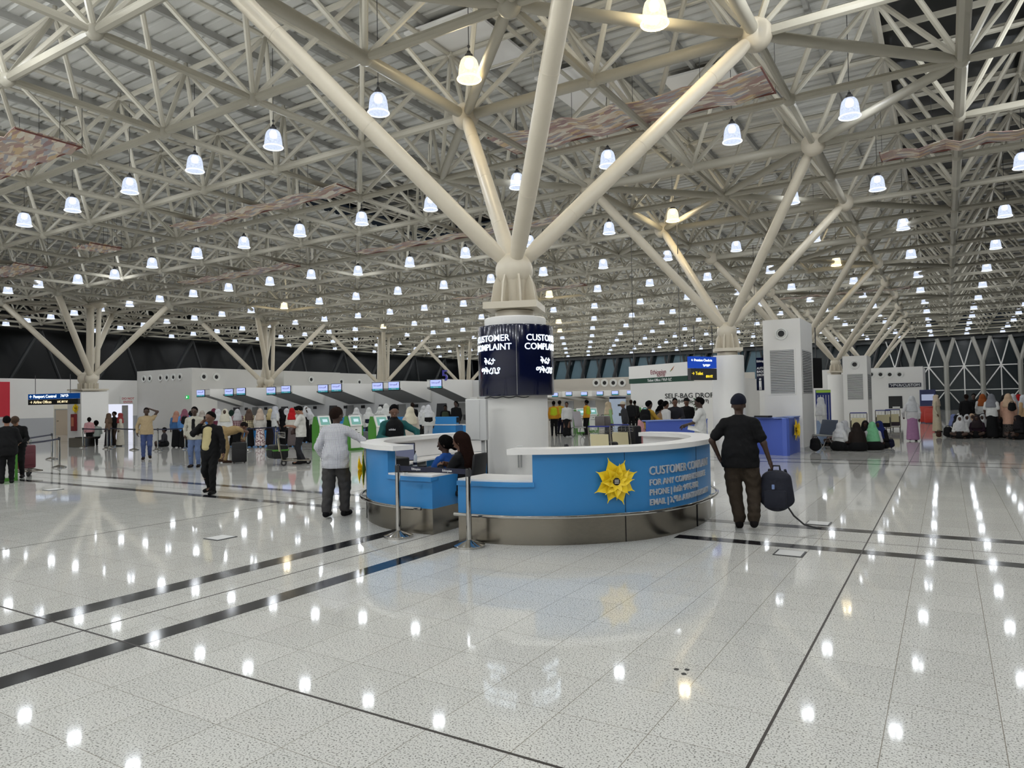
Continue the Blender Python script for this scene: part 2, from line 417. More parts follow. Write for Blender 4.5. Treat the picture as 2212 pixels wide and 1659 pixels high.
def twin(j, label, i=-12):
    x, y = nx(i), ny(j)
    p = thing('twin_pillar', label, 'pillar', group='twin headed steel pillars on the left')
    b = MB(); b.bb((x-.75, y-.75, 0), (x+.75, y+.75, 2.75)); b.build('shaft', M_white, p)
    b = MB(); b.box((x, y, 2.9), (1.6, 1.5, .07)); b.box((x, y, 2.82), (1.45, 1.35, .04)); b.build('base_plate', M_strut, p)
    for s in (-1, 1):
        xx = x+s*.38; b = MB(); b.lathe((xx, y, 2.93), [(.22, 0), (.22, .25), (.3, .42)], 16)
        for k in range(8): t = PI*k/4; b.box((xx+.3*math.cos(t), y+.3*math.sin(t), 3.1), (.14, .02, .34), rz=t)
        b.build('ribbed_casting', M_strut, p, True)
        b = MB(); b.ball((xx, y, 3.55), .36, 20, 12); b.build('ball', M_strut, p, True)
        for dj in (-1, 1):
            b = MB(); a = Vector((xx, y, 3.55)); e = Vector((nx(i+s), ny(j+dj), ZB)); b.strut(a, e, .16, 14, e=.3, k=.7); b.build('strut', M_strut, p, True)
        b = MB(); b.tube((xx, y+.3, 3.5), (xx+s*.1, y+.4, ZB), .2 if s < 0 else .13, 14); b.lathe((xx+s*.1, y+.4, ZB-.3), [(.13, 0), (.42, .2), (.42, .3)], 14); b.build('post', M_strut, p, True)
    b = MB()
    for di, dj in ((-1, -1), (1, -1), (1, 1), (-1, 1)):
        b.ball((nx(i+di), ny(j+dj), ZB), .27, 14, 9); b.strut((x, y, ZB), (nx(i+di), ny(j+dj), ZB), .1, 8)
        b.strut((nx(i+2*di), ny(j+dj*2), ZB), (nx(i+di), ny(j+dj), ZB), .1, 8)
    b.build('node_bracing', M_steel_frame, p, True)
    return p
twin(4, 'twin-headed square pillar bearing the yellow flower, on the far left')
twin(8, 'twin-headed pillar rising behind the grey wall with portholes')
twin(12, 'twin-headed pillar behind the check-in screens left of the drum sign')
twin(16, 'twin-headed pillar nearest the drum sign, behind the last check-in screen')

# ------------------------------------------------------------------ lamps
M_bell = bell_mat('lit_ribbed_glass', (218, 230, 255), 1.05, .3)
M_bellw = bell_mat('lit_warm_glass', (255, 236, 190), 1.6, .3)
M_rim = emis('lit_glass_rim', (235, 242, 255), 1.25)
M_bulb = emis('glowing_core', (245, 248, 255), 4)
M_bulbw = emis('glowing_core_warm', (255, 226, 165), 5)
def make_lamp(warm):
    r = empty('high_bay_lamp')
    b = MB(); b.lathe((0, 0, 0), [(.07, .205), (.115, .19), (.155, .14), (.18, .06), (.193, -.04), (.203, -.14), (.215, -.2)], 20); b.build('glass_bell', M_bellw if warm else M_bell, r, True)
    b = MB(); b.path([(.217*math.cos(t*PI/10), .217*math.sin(t*PI/10), -.2) for t in range(20)], .016, 6, closed=True); b.build('glass_rim', M_bulbw if warm else M_rim, r, True)
    b = MB(); b.lathe((0, 0, 0), [(.075, .2), (.075, .26), (.045, .28), (.03, .33)], 14); b.build('housing', M_dkgrey, r, True)
    b = MB(); b.lathe((0, 0, 0), [(.001, .0), (.075, .03), (.09, .1), (.06, .18), (.001, .19)], 12); b.build('bulb', M_bulbw if warm else M_bulb, r, True)
    b = MB(); b.tube((0, 0, .34), (0, 0, 2.3), .008, 5); b.ball((0, 0, .42), .03, 8, 5); b.build('hanging_rod', M_dkgrey, r)
    return r
LC = bpy.data.lights.new('lamp_light', 'POINT'); LC.energy = LAMP_W*1.0; LC.shadow_soft_size = .17; LC.color = (.93, .97, 1.0)
LW = bpy.data.lights.new('lamp_light_warm', 'POINT'); LW.energy = LAMP_W*1.25; LW.shadow_soft_size = .17; LW.color = (1, .84, .55)
LS = bpy.data.lights.new('lamp_downlight', 'SPOT'); LS.energy = LAMP_W; LS.spot_size = PI; LS.spot_blend = .35; LS.shadow_soft_size = .17; LS.color = LC.color
LSW = bpy.data.lights.new('lamp_downlight_warm', 'SPOT'); LSW.energy = LAMP_W*1.1; LSW.spot_size = PI; LSW.spot_blend = .35; LSW.shadow_soft_size = .17; LSW.color = LW.color
LFAR = LC.copy(); LFAR.energy = LAMP_W*.95
LC.energy = LAMP_W*.36; LW.energy = LAMP_W*.7
lampC = make_lamp(False); lampW = make_lamp(True); used = {}
def ordn(k): return ['first', 'second', 'third', 'fourth', 'fifth', 'sixth', 'seventh', 'eighth', 'ninth', 'tenth', 'eleventh', 'twelfth', 'thirteenth', 'fourteenth', 'fifteenth', 'sixteenth', 'seventeenth', 'eighteenth', 'nineteenth', 'twentieth', 'twenty-first', 'twenty-second'][k]
WARM = {(-.5, .5), (.5, .5), (-.5, 4.5), (.5, 8.5), (-4.5, 8.5), (-10.5, 10.5), (-6.5, 12.5), (-7.5, 14.5), (-3.5, 16.5), (-9.5, 6.5)}
LPOS = {}
for row, ys, xs in ((0, (10.78, 10.7, 10.89, 10.97, 10.96, 11.02, 11.07, 11.07), (-3.81, -7.4, -9.83, -13.16, -16.12, -19.16, -22.3, -25.3)),
                    (1, (16.76, 16.8, 16.7, 16.9, 17.26, 17.3, 17.2, 17.25, 17.33, 17.4, 17.85, 17.5), (-1.59, -4.11, -7.25, -10.11, -13.49, -16.43, -19.3, -22.4, -25.4, -28.6, -32.3, -34.8)),
                    (2, (23.2, 23.2, 23.1, 23.46, 23.5, 23.7, 23.8, 23.9), (-1.53, -3.9, -7.7, -10.2, -13.57, -16.74, -19.8, -22.97))):
    for k, (yy, xx) in enumerate(zip(ys, xs)): LPOS[((1 if row else 0)-k, row)] = (xx, yy)
def in_frame(x, y, z):
    d = np.array([x, y, z-HC]); q = d @ _fw
    if q < .5: return False
    px = W_/2+F*(d @ _r2)/q; py = H_/2-F*(d @ _u2)/q
    return -60 < px < W_+60 and -80 < py < H_
for rj, j in enumerate(range(-5, 26, 2)):
    y = Y0+AY*(.5+2*(rj-3))
    seen = [i for i in IX[:-1] if in_frame(nx(i+.5), y, 7.95)]
    for i in IX[:-1]:
        x = nx(i+.5); vis = i in seen
        k = (i+.5, .5+2*(rj-3)); warm = k in WARM
        src = lampW if warm else lampC
        if not vis:
            if rj > 4 or i % 1: continue
        if vis:
            mx, my = LPOS.get((i, rj-3), (x+random.uniform(-.08, .08), y+random.uniform(-.08, .08)))
            if src.name not in used: r = src; used[src.name] = 1
            else: r = copy_tree(src)
            r.location = (mx, my, 7.95)
            q = seen.index(i)
            tag(r, ('warm yellow' if warm else 'white')+' glass bell lamp, %s from the left in the %s row from the viewer' % (ordn(q), ordn(max(0, rj-3))), 'lamp', 'glass bell lamps hanging from the roof frame')
            if rj-3 >= 5:
                L = bpy.data.objects.new('lamp_light', LFAR); COL.objects.link(L); L.parent = r; L.location = (0, 0, .05); continue
            L = bpy.data.objects.new('lamp_light', LW if warm else LC); COL.objects.link(L); L.parent = r; L.location = (0, 0, .06)
            L = bpy.data.objects.new('lamp_downlight', LSW if warm else LS); COL.objects.link(L); L.parent = r; L.location = (0, 0, .05)
        elif rj <= 4 and abs(x+4) < 26:
            L = bpy.data.objects.new('lamp_light', LFAR); COL.objects.link(L); L.location = (x, y, 8.0)  # bare light out of view, without lamp body, added to light the foreground

# ------------------------------------------------------------------ banners
def banner_mat():
    M = bpy.data.materials.new('patterned_banner'); M.use_nodes = True; nt = M.node_tree; b = nt.nodes['Principled BSDF']; L = nt.links.new
    tc = N(nt, 'ShaderNodeTexCoord'); mp = N(nt, 'ShaderNodeMapping'); mp.inputs['Rotation'].default_value = (0, 0, .7); mp.inputs['Scale'].default_value = (2.2, 6.5, 1); L(tc.outputs['Object'], mp.inputs[0])
    v = N(nt, 'ShaderNodeTexVoronoi', distance='CHEBYCHEV'); v.inputs['Scale'].default_value = 1.6; L(mp.outputs[0], v.inputs['Vector'])
    sp = N(nt, 'ShaderNodeSeparateXYZ'); L(v.outputs['Color'], sp.inputs[0])
    cr = N(nt, 'ShaderNodeValToRGB'); cr.color_ramp.interpolation = 'CONSTANT'; e = cr.color_ramp.elements
    cols = [(0, (186, 164, 152)), (.22, (224, 208, 190)), (.4, (180, 148, 140)), (.55, (230, 222, 208)), (.7, (176, 174, 180)), (.82, (214, 188, 150)), (.93, (164, 136, 136))]
    e[0].color = srgb(*cols[0][1]); e[1].position = cols[1][0]; e[1].color = srgb(*cols[1][1])
    for p, c in cols[2:]: q = e.new(p); q.color = srgb(*c)
    L(sp.outputs[0], cr.inputs[0]); L(cr.outputs[0], b.inputs['Base Color']); b.inputs['Roughness'].default_value = .6
    return M
M_ban = banner_mat(); M_banedge = mat('banner_hem', (120, 70, 62), .6)
def banner(x0, x1, y0, y1, z, label):
    r = thing('ceiling_banner', label, 'banner', ((x0+x1)/2, (y0+y1)/2, z), group='patterned banners slung under the roof')
    n = 16; b = MB(); vs = []; w = (x1-x0); h = (y1-y0)
    for k in range(n+1):
        t = k/n-.5; zz = .05*math.sin(k*1.7)+.02*math.sin(k*4)
        vs += [(t*w, -h/2, zz), (t*w, h/2, zz+.02), (t*w, h/2, zz+.035), (t*w, -h/2, zz+.015)]
    fs = []
    for k in range(n):
        for q in range(4): a = k*4+q; c = k*4+(q+1) % 4; fs.append((a, c, c+4, a+4))
    fs += [(0, 3, 2, 1), (n*4, n*4+1, n*4+2, n*4+3)]
    b.add(vs, fs); b.build('fabric', M_ban, r)
    b = MB(); b.path([(-w/2, h/2, .04), (0, h/2, .05), (w/2, h/2, .04)], .02, 6); b.path([(-w/2, -h/2, .03), (-w/2, h/2, .03)], .02, 6); b.path([(w/2, -h/2, .03), (w/2, h/2, .03)], .02, 6); b.build('hem_rod', M_banedge, r)
    b = MB()
    for q in (-.5, -.25, 0, .25, .5): b.tube((q*w, h/2, .04), (q*w, h/2, 1.4), .006, 4)
    b.build('hanger', M_dkgrey, r)
for k, (px, py, w, d_) in enumerate(((-9.6, 13.9, 1.9, 2.6), (-8.2, 17.6, 1.9, 2.6), (-5.4, 19.5, 1.8, 2.4))):
    b = MB(); b.bb((px-w/2, py-d_/2, 10.36), (px+w/2, py+d_/2, 10.42)); struct(b.build('ceiling_panel', M_white))
banner(-9.2, -2.85, 14.05, 15.4, 8.05, 'largest patterned fabric banner, right of the near pillar struts')
banner(-21.2, -13.7, 13.5, 14.2, 7.6, 'long patterned banner left of the near pillar in the middle of the roof')
banner(-19.2, -10.3, 19.8, 20.5, 7.6, 'patterned banner crossing behind the near pillar struts')
banner(-20.3, -16.4, 7.0, 8.35, 7.6, 'patterned banner cut off by the left edge of the view, the nearer one')
banner(-26.8, -25.6, 13.3, 14.4, 7.6, 'short patterned banner hanging alone above the left hall')
banner(-30.4, -23.1, 19.7, 20.6, 7.6, 'patterned banner above the check-in queue, beyond the short one')
banner(-35.0, -31.4, 13.4, 14.6, 7.6, 'patterned banner at the left edge, farther than its neighbour')
banner(-1.2, 3.2, 19.3, 20.1, 7.6, 'patterned banner on the right below the dark skylight')
banner(-23.5, -15.5, 31.9, 32.7, 7.6, 'far patterned banner above the vested workers')
banner(-8.5, -1.5, 44.2, 45.0, 7.6, 'far patterned banner between the struts on the right')

# ------------------------------------------------------------------ far walls, facades
b = MB(); b.bb((-54.3, -14, 1.25), (-54, 46, 3.99)); b.bb((-54.3, -14, 0), (-54.005, 46, 1.25), 1); struct(b.build('wall_left', [M_white, M_greyw]))
b = MB(); b.bb((-60.3, -14, 0), (-60, 92, 11)); struct(b.build('wall_west_glass', M_glassd))
b = MB()
for k in range(16):
    y = -8+k*6.2; b.tube((-58.5, y, 1), (-57.2, y+3.1, 7.8), .18, 8); b.tube((-58.5, y+6.2, 1), (-57.2, y+3.1, 7.8), .12, 8)
struct(b.build('wall_west_bracing', M_dkcol))
b = MB(); b.bb((-60, 91, 0), (-22, 91.3, 11)); struct(b.build('wall_north_upper', M_glassd))
# north facade with glazing
gl = MB(); gl.bb((-62, 88.6, -.02), (16, 88.7, 9), 0)
struct(gl.build('window_1', mat('north_glazing', (30, 40, 44), .15, spec=.5, var=.3, vs=.2)))
gp = MB()
for k in range(13):
    x = -50+k*2.4; s = 1.3; gp.add([(x, 88.5, 3.6), (x+1.5, 88.5, 3.6), (x+1.5+s, 88.5, 7.9), (x+s, 88.5, 7.9)], [(0, 1, 2, 3)])
    gp.add([(x, 88.52, 3.6), (x+1.5, 88.52, 3.6), (x+1.5+s, 88.52, 7.9), (x+s, 88.52, 7.9)], [(3, 2, 1, 0)])
for k in range(10):
    x = -82+k*3; 
gp2 = struct(gp.build('window_2', M_glassb))
b = MB()
for k in range(22):
    x = -56+k*2.4; b.tube((x, 88, 0), (x+1.9, 88, 7.9), .2, 6); b.tube((x+2.4, 88, 0), (x+1.0, 88, 7.9), .12, 6)
b.bb((-60, 87.8, 7.4), (16, 88.2, 7.9)); struct(b.build('wall_north_columns', M_dkcol))
b = MB()
for k in range(-1, 5):
    x = .12+k*3.2; b.tube((x, 87.6, 0), (x, 87.6, 5), .24, 8); b.tube((x, 87.6, 4.9), (x-.8, 87.6, 7.6), .2, 8); b.tube((x, 87.6, 4.9), (x+.75, 87.6, 7.6), .2, 8)
struct(b.build('wall_north_y_columns', M_col))
b = MB()
for k in range(-2, 5):
    x = .12+k*3.2; c = x+1.6
    b.tube((c, 87.8, 0), (c, 87.8, 4.6), .06, 5); b.tube((x, 87.8, 4.6), (x+3.2, 87.8, 4.6), .06, 5); b.tube((x, 87.8, 2.1), (x+3.2, 87.8, 2.1), .05, 5)
    for s in (-1, 1): b.tube((c, 87.8, 4.6), (c+1.6*s, 87.8, 2.2), .07, 5); b.tube((c, 87.8, 4.6), (c+.8*s, 87.8, 7.6), .06, 5); b.tube((c, 87.8, 0), (c+1.6*s, 87.8, 2.2), .06, 5)
struct(b.build('window_3', M_white))
b = MB(); b.bb((15, -14, 0), (15.2, 88, 11)); struct(b.build('wall_right_unseen', M_glassd))  # unseen dark glass wall, added for reflections and lighting
b = MB(); b.bb((-60, -14.2, 0), (16, -14, 6)); struct(b.build('wall_back_bounce', M_white))  # unseen white wall added behind the camera to bounce light
# porthole ring maker
def porthole(b, b2, c, r, axis):
    n = 16; prof = [(r, 0), (r, .05), (r*.75, .05), (r*.7, .0), (r*.55, .03), (r*.5, .03)]
    vs = []; fs = []
    for rr, d in prof:
        for k in range(n):
            t = 2*PI*k/n; u, w = rr*math.cos(t), rr*math.sin(t)
            vs.append((c[0]+d, c[1]+u, c[2]+w) if axis == 'x' else (c[0]+u, c[1]-d, c[2]+w))
    for j in range(len(prof)-1):
        for k in range(n): fs.append((j*n+k, j*n+(k+1) % n, (j+1)*n+(k+1) % n, (j+1)*n+k))
    b.add(vs, fs)
    vs = []
    for k in range(n):
        t = 2*PI*k/n; u, w = r*.55*math.cos(t), r*.55*math.sin(t); vs.append((c[0]+.02, c[1]+u, c[2]+w) if axis == 'x' else (c[0]+u, c[1]-.02, c[2]+w))
    b2.add(vs, [tuple(range(n))])
# white block on the left wall
blk = tag(empty('service_block'), 'tall white block with round portholes beside the left wall doors', 'building block')
blk['kind'] = 'structure'
b = MB(); b.bb((-54, 31.56, 0), (-47, 38.2, 4.7)); b.bb((-54, 38.2, 0), (-49.2, 40.5, 4.85)); b.bb((-54, 40.5, 0), (-47.6, 47, 4.75)); b.bb((-58, 47, 0), (-50.5, 55, 4.9)); b.build('wall_block', mat('block_wall', (206, 204, 199), .6, var=.03, vs=1.5), blk)
b = MB(); b.bb((-49.19, 38.2, 0), (-49.1, 40.5, 4.85)); b.build('cream_recess', M_cream, blk)
i = 0
for x in (-53.06, -52.25, -50.86, -50.03, -49.21, -48.4):
    b = MB(); b2 = MB(); porthole(b, b2, (x, 31.56, 4.08), .27, 'y'); o = b.build('porthole', M_whitep, blk, True); b2.build('porthole_opening', M_black, o)
for x, y in ((-47, 32.54), (-47, 33.6), (-47.6, 43.5), (-50.5, 50), (-50.5, 52.5)):
    b = MB(); b2 = MB(); porthole(b, b2, (x, y, 4.06), .3, 'x'); o = b.build('porthole', M_whitep, blk, True); b2.build('porthole_opening', M_black, o)
# doors in the left wall
def door(n, y0, y1, h, m, frame=True, x=-54):
    d = struct(empty('door_%d' % n)); b = MB(); b.bb((x-.02, y0, 0), (x+.03, y1, h)); b.build('door_leaf', m, d)
    b = MB(); b.bb((x-.02, y0-.06, 0), (x+.05, y0, h+.06)); b.bb((x-.02, y1, 0), (x+.05, y1+.06, h+.06)); b.bb((x-.02, y0, h), (x+.05, y1, h+.06)); b.build('door_frame', M_grey, d)
    b = MB(); b.box((x+.06, y0+.12, 1.0), (.04, .12, .03)); b.build('handle', M_chrome, d)
M_doorw = mat('beige_door', (165, 150, 132), .5)
b = MB(); b.bb((-54.02, 25.5, 0), (-53.99, 27.4, 2.15)); b.build('door_recess_4', M_cream); struct(bpy.data.objects['door_recess_4'])
door(1, 25.6, 26.6, 1.8, M_doorw); door(3, 33.38-.05, 34.1, 1.93, M_lgrey)
b = MB(); b.bb((-54.02, 29.3, 0), (-53.98, 31.2, 2.15)); struct(b.build('doorway_glow', emis('lit_doorway', (235, 238, 255), .8)))  # glowing sheet stands in for the light in the doorway
door(2, 30.4, 30.75, 2.0, M_grey)

# ------------------------------------------------------------------ text
def text_mesh(txt, size, extrude=.004, align='CENTER', sx=1):
    cu = bpy.data.curves.new('t', 'FONT'); cu.body = txt; cu.size = size; cu.extrude = extrude; cu.align_x = align; cu.resolution_u = 3
    cu.offset = size*.003
    o = bpy.data.objects.new('t', cu); COL.objects.link(o)
    dg = bpy.context.evaluated_depsgraph_get(); me = bpy.data.meshes.new_from_object(o.evaluated_get(dg))
    vs = [(v.co.x*sx, v.co.y, v.co.z) for v in me.vertices]; fs = [tuple(p.vertices) for p in me.polygons]
    bpy.data.objects.remove(o); bpy.data.meshes.remove(me)
    return vs, fs
def text_on(txt, size, fn, m, parent, name='lettering', extrude=.004, align='CENTER', sx=1):
    vs, fs = text_mesh(txt, size, extrude, align, sx); b = MB(); b.add([fn(*v) for v in vs], fs); return b.build(name, m, parent)
def plane_fn(o, u, v=(0, 0, 1)):
    o = Vector(o); u = Vector(u).normalized(); v = Vector(v); n = u.cross(v)
    return lambda x, y, z: o+u*x+v*y+n*z

# ------------------------------------------------------------------ drum sign
cx, cy = nx(0), ny(0); cam_ang = math.atan2(-cy, -cx)
dr = thing('drum_sign', 'navy drum sign lit CUSTOMER COMPLAINT around the near pillar', 'sign')
b = MB(); b.lathe((cx, cy, 0), [(.49, 1.8), (.57, 1.8), (.575, 1.82), (.575, 2.83), (.57, 2.85), (.49, 2.85)], 64); b.build('drum', M_navy, dr, True)
b = MB()
for k in range(4):
    t = cam_ang+R_(1)+k*PI/2; b.box((cx+.576*math.cos(t), cy+.576*math.sin(t), 2.325), (.006, .006, 1.02), rz=t)
b.build('seam_strip', M_grey, dr)
def drum_fn(ang, z):
    def f(x, y, zz):
        t = ang+x/.578; r = .577+max(zz, 0)
        return (cx+r*math.cos(t), cy+r*math.sin(t), z+y)
    return f
for k in range(4):
    a = cam_ang+R_(-43)+k*R_(93)
    for txt, z, s in (('CUSTOMER', 2.605, .134), ('COMPLAINT', 2.475, .134), ('ቅሬታ', 2.27, .12), ('ማቅረቢያ', 2.13, .12)):
        text_on(txt, s, drum_fn(a, z), M_lit_white, dr, extrude=.006)
b = MB(); b.path([(cx+.6*math.cos(cam_ang+t), cy+.6*math.sin(cam_ang+t), 1.79-.02*abs(math.sin(t*9))) for t in np.linspace(-.9, .3, 20)], .008, 6); tag(b.build('loose_cable', M_black), 'thin black cable sagging under the navy drum sign', 'cable')

# ------------------------------------------------------------------ ring desk
def crom(P, n=10):
    P = [Vector((*p, 0)) for p in P]; P = [P[0]*2-P[1]]+P+[P[-1]*2-P[-2]]; out = []
    for i in range(1, len(P)-2):
        for k in range(n):
            t = k/n; a, b_, c, d = P[i-1], P[i], P[i+1], P[i+2]
            out.append(.5*((2*b_)+(c-a)*t+(2*a-5*b_+4*c-d)*t*t+(3*b_-a-3*c+d)*t**3))
    out.append(P[-2]); return out
class Prof:
    def __init__(s, pts, sgn):
        s.p = crom(pts); s.sgn = sgn; s.s = [0]
        for a, b_ in zip(s.p, s.p[1:]): s.s.append(s.s[-1]+(b_-a).length)
        s.L = s.s[-1]
    def at(s, d, off=0):
        d0 = min(max(d, 0), s.L); i = max(1, min(len(s.s)-1, int(np.searchsorted(s.s, d0))))
        t = (d0-s.s[i-1])/(s.s[i]-s.s[i-1]); p = s.p[i-1].lerp(s.p[i], t)
        def tan(j): a = s.p[max(0, j-1)]; b_ = s.p[min(len(s.p)-1, j+1)]; return (b_-a).normalized()
        T = tan(i-1).lerp(tan(i), t).normalized(); p = p+T*(d-d0)
        n = Vector((T.y, -T.x, 0))*s.sgn
        return p+n*off
    def near(s, x, y): return min(range(len(s.p)), key=lambda i: (s.p[i]-Vector((x, y, 0))).length)
    def snear(s, x, y): return s.s[s.near(x, y)]
    def wall(s, b, s0, s1, o0, o1, z0, z1, mi=0, step=.08):
        n = max(2, int((s1-s0)/step)); vs = []; fs = []
        for k in range(n+1):
            d = s0+(s1-s0)*k/n; a = s.at(d, o1); c = s.at(d, o0)
            vs += [(a.x, a.y, z0), (a.x, a.y, z1), (c.x, c.y, z1), (c.x, c.y, z0)]
        for k in range(n):
            for q in range(4): u = k*4+q; w = k*4+(q+1) % 4; fs.append((u, w, w+4, u+4) if s.sgn > 0 else (w, u, u+4, w+4))
        fs += [(3, 2, 1, 0), (n*4, n*4+1, n*4+2, n*4+3)]
        return b.add(vs, fs, mi)
RP = Prof([(-5.19, 7.10), (-4.8, 7.11), (-4.43, 7.17), (-4.15, 7.28), (-3.84, 7.46), (-3.48, 7.78), (-3.14, 8.2), (-2.93, 8.8), (-2.87, 9.5), (-2.93, 10.15), (-3.15, 10.75), (-3.5, 11.25), (-3.95, 11.55), (-4.45, 11.68)], 1)
LP = Prof([(-5.72, 7.26), (-6.1, 7.25), (-6.44, 7.31), (-6.81, 7.44), (-7.39, 7.82), (-7.8, 8.35), (-8.02, 9.0), (-8.12, 9.6), (-8.12, 10.2), (-8.0, 10.8), (-7.7, 11.3), (-7.3, 11.6), (-6.6, 11.7)], -1)
rd = thing('ring_desk', 'right half of the blue ring desk, bearing silver CUSTOMER COMPLAINT letters', 'counter', group='halves of the blue ring desk')
ld = thing('ring_desk', 'left half of the blue ring desk, with the two seated women inside', 'counter', group='halves of the blue ring desk')
for P, p, sl, so in ((RP, rd, RP.snear(-4.2, 7.25), RP.snear(-4.2, 7.25)-.28), (LP, ld, LP.snear(-6.56, 7.33), LP.snear(-6.3, 7.28))):
    b = MB(); P.wall(b, 0, P.L, -.12, 0, 0, .335); b.build('steel_plinth', M_inox, p, True)
    b = MB(); P.wall(b, 0, P.L, -.12, .004, .335, .70); P.wall(b, sl, P.L, -.12, .004, .70, 1.08); P.wall(b, 0, sl+.02, -.14, .03, .69, .745); b.build('blue_front', M_blue, p, True)
    b = MB(); P.wall(b, so, P.L, -.26, .09, 1.08, 1.145); b.build('high_counter_top', M_slab, p, True)
    b = MB(); P.wall(b, 0, P.L, -.62, -.0, .746, .77) if P is LP else (P.wall(b, 0, sl, -.62, -.0, .746, .77), P.wall(b, sl, P.L, -.62, -.12, .746, .77)); b.build('low_counter_top', M_slab, p, True)
    b = MB(); P.wall(b, sl+.02, P.L-.01, -.145, -.12, .775, 1.08); b.build('inner_panel', M_slab, p, True)
    b = MB(); P.wall(b, .0, P.L, -.6, -.56, 0, .746) if False else None
    b = MB(); e0 = P.at(.012, 0); i0 = P.at(.012, -.6)
    P.wall(b, .0, .03, -.6, -.12, .335, .745); b.build('end_panel', M_blue, p)
    b = MB(); P.wall(b, .0, .03, -.6, -.12, 0, .335); b.build('end_plinth', M_inox, p)
    b = MB(); P.wall(b, P.L-.04, P.L, -.6, -.12, 0, .745); P.wall(b, P.L*.5, P.L*.5+.03, -.6, -.12, 0, .745); b.build('support_panel', M_grey, p)
    b = MB(); pts = [P.at(d, .09)+Vector((0, 0, .345)) for d in np.linspace(.12 if P is LP else .0, P.L-.1, 60)]; b.path(pts, .022, 10)
    b.build('foot_rail', M_chrome, p, True)
    b = MB()
    for d in np.linspace(.3, P.L-.4, 7): a = P.at(d, -.01); c = P.at(d, .09); b.tube((a.x, a.y, .33), (c.x, c.y, .345), .012, 6)
    b.build('rail_bracket', M_chrome, p)
    for d in (sl+1.13, sl+2.6, P.L-1.2):
        b = MB(); a = P.at(d, .005); T = (P.at(d+.01)-P.at(d-.01)).normalized(); b.box((a.x, a.y, .54 if d < 0 else .7), (.005, .006, .74), rz=math.atan2(T.y, T.x)); b.box((a.x, a.y, .165), (.004, .012, .33), rz=math.atan2(T.y, T.x)); b.build('panel_joint', M_black, p)
def ring_fn(P, s0, z0, off=.006):
    def f(x, y, z):
        q = P.at(s0+x, off+max(z, 0)); return (q.x, q.y, z0+y)
    return f
sT = RP.snear(-4.2, 7.25)+1.17
s1 = RP.s[RP.near(-3.14, 8.2)]+.02
for txt, z, s in (('CUSTOMER COMPLAINT', .78, .148), ('FOR ANY COMMENTS? PLEASE', .65, .108), ('PHONE | ስልክ ቁጥር-5062', .53, .106), ('EMAIL | ኢሜል AVIATIONSECURITY', .41, .106)):
    text_on(txt, s, ring_fn(RP, s1, z), M_letter, rd, extrude=.018, align='LEFT')
# flowers
def petal(b, c, u, v, n, ang, L, w, lift, fold, tip=.0):
    # closed, slightly cupped petal in plane (u,v) with normal n
    d = u*math.cos(ang)+v*math.sin(ang); e = -u*math.sin(ang)+v*math.cos(ang); K = 7; vs = []
    for k in range(K+1):
        t = k/K; ww = w*math.sin(PI*min(1, .12+t*.95)**.8)*(1-t**4) if k < K else 0; ww = max(ww, .002)
        base = c+d*(L*t)+n*(lift*math.sin(t*PI*.55)+.008)
        for q, hgt in ((-1, fold), (0, 0), (1, fold)): vs.append(base+e*(ww*q)+n*hgt*ww*abs(q))
        for q, hgt in ((1, fold), (0, 0), (-1, fold)): vs.append(base+e*(ww*q)+n*(hgt*ww*abs(q)-.006))
    fs = []
    for k in range(K):
        for q in range(6): a = k*6+q; c2 = k*6+(q+1) % 6; fs.append((a, c2, c2+6, a+6))
    fs += [tuple(range(5, -1, -1)), tuple(range(K*6, K*6+6))]
    b.add(vs, fs)
def flower(c, nrm, R, label, m=None, rot=.2, detail=True):
    m = m or M_yellow; c = Vector(c); n = Vector(nrm).normalized(); v = Vector((0, 0, 1)); u = v.cross(n).normalized()
    p = thing('flower_ornament', label, 'flower', group='yellow flower ornaments')
    outer = (62, 108, 153, 205, 247, 290, 332, 20); inner = (82, 128, 180, 222, 266, 312, 5, 42)
    for k, a in enumerate(outer):
        b = MB(); petal(b, c, u, v, n, R_(a)+rot*.0, R*(1 if k % 2 else .93), R*.34, R*.12, .25); b.build('petal', m, p)
    for k, a in enumerate(inner):
        b = MB(); petal(b, c+n*(R*.08), u, v, n, R_(a), R*.72, R*.19, R*.25, .75); b.build('petal', m, p)
    b = MB(); M = Matrix.Translation(c+n*(R*.22)) @ n.to_track_quat('Z', 'Y').to_matrix().to_4x4()
    b.lathe((0, 0, 0), [(R*.2, -R*.1), (R*.2, 0), (R*.14, R*.04), (.001, R*.045)], 18); b.xf(M); b.build('flower_centre', M_brown, p, True)
    if detail:
        b = MB()
        for k in range(12): t = k*PI/6; b.ball((R*.165*math.cos(t), R*.165*math.sin(t), R*.025), R*.014, 6, 4)
        for yy in (-.06, 0, .06): b.bb((-R*.09, R*yy-R*.012, R*.045), (R*.09, R*yy+R*.012, R*.055))
        b.xf(M); b.build('dotted_lettering', M_letterw, p)
sf = RP.snear(-3.42, 7.83)-.02; q = RP.at(sf, .01); q2 = RP.at(sf, 1.0)-RP.at(sf, 0)
flower((q.x, q.y, .735), (q2.x, q2.y, 0), .30, 'large yellow flower on the right half of the blue ring desk')
sf = LP.snear(-7.39, 7.82)+.25; q = LP.at(sf, .01); q2 = LP.at(sf, 1.0)-LP.at(sf, 0)
flower((q.x, q.y, .72), (q2.x, q2.y, 0), .29, 'yellow flower seen edge-on, on the left half of the ring desk')
flower((nx(-12)+.25, ny(4)-.76, 1.85), (0, -1, 0), .33, 'yellow flower on the far left twin pillar', detail=False)

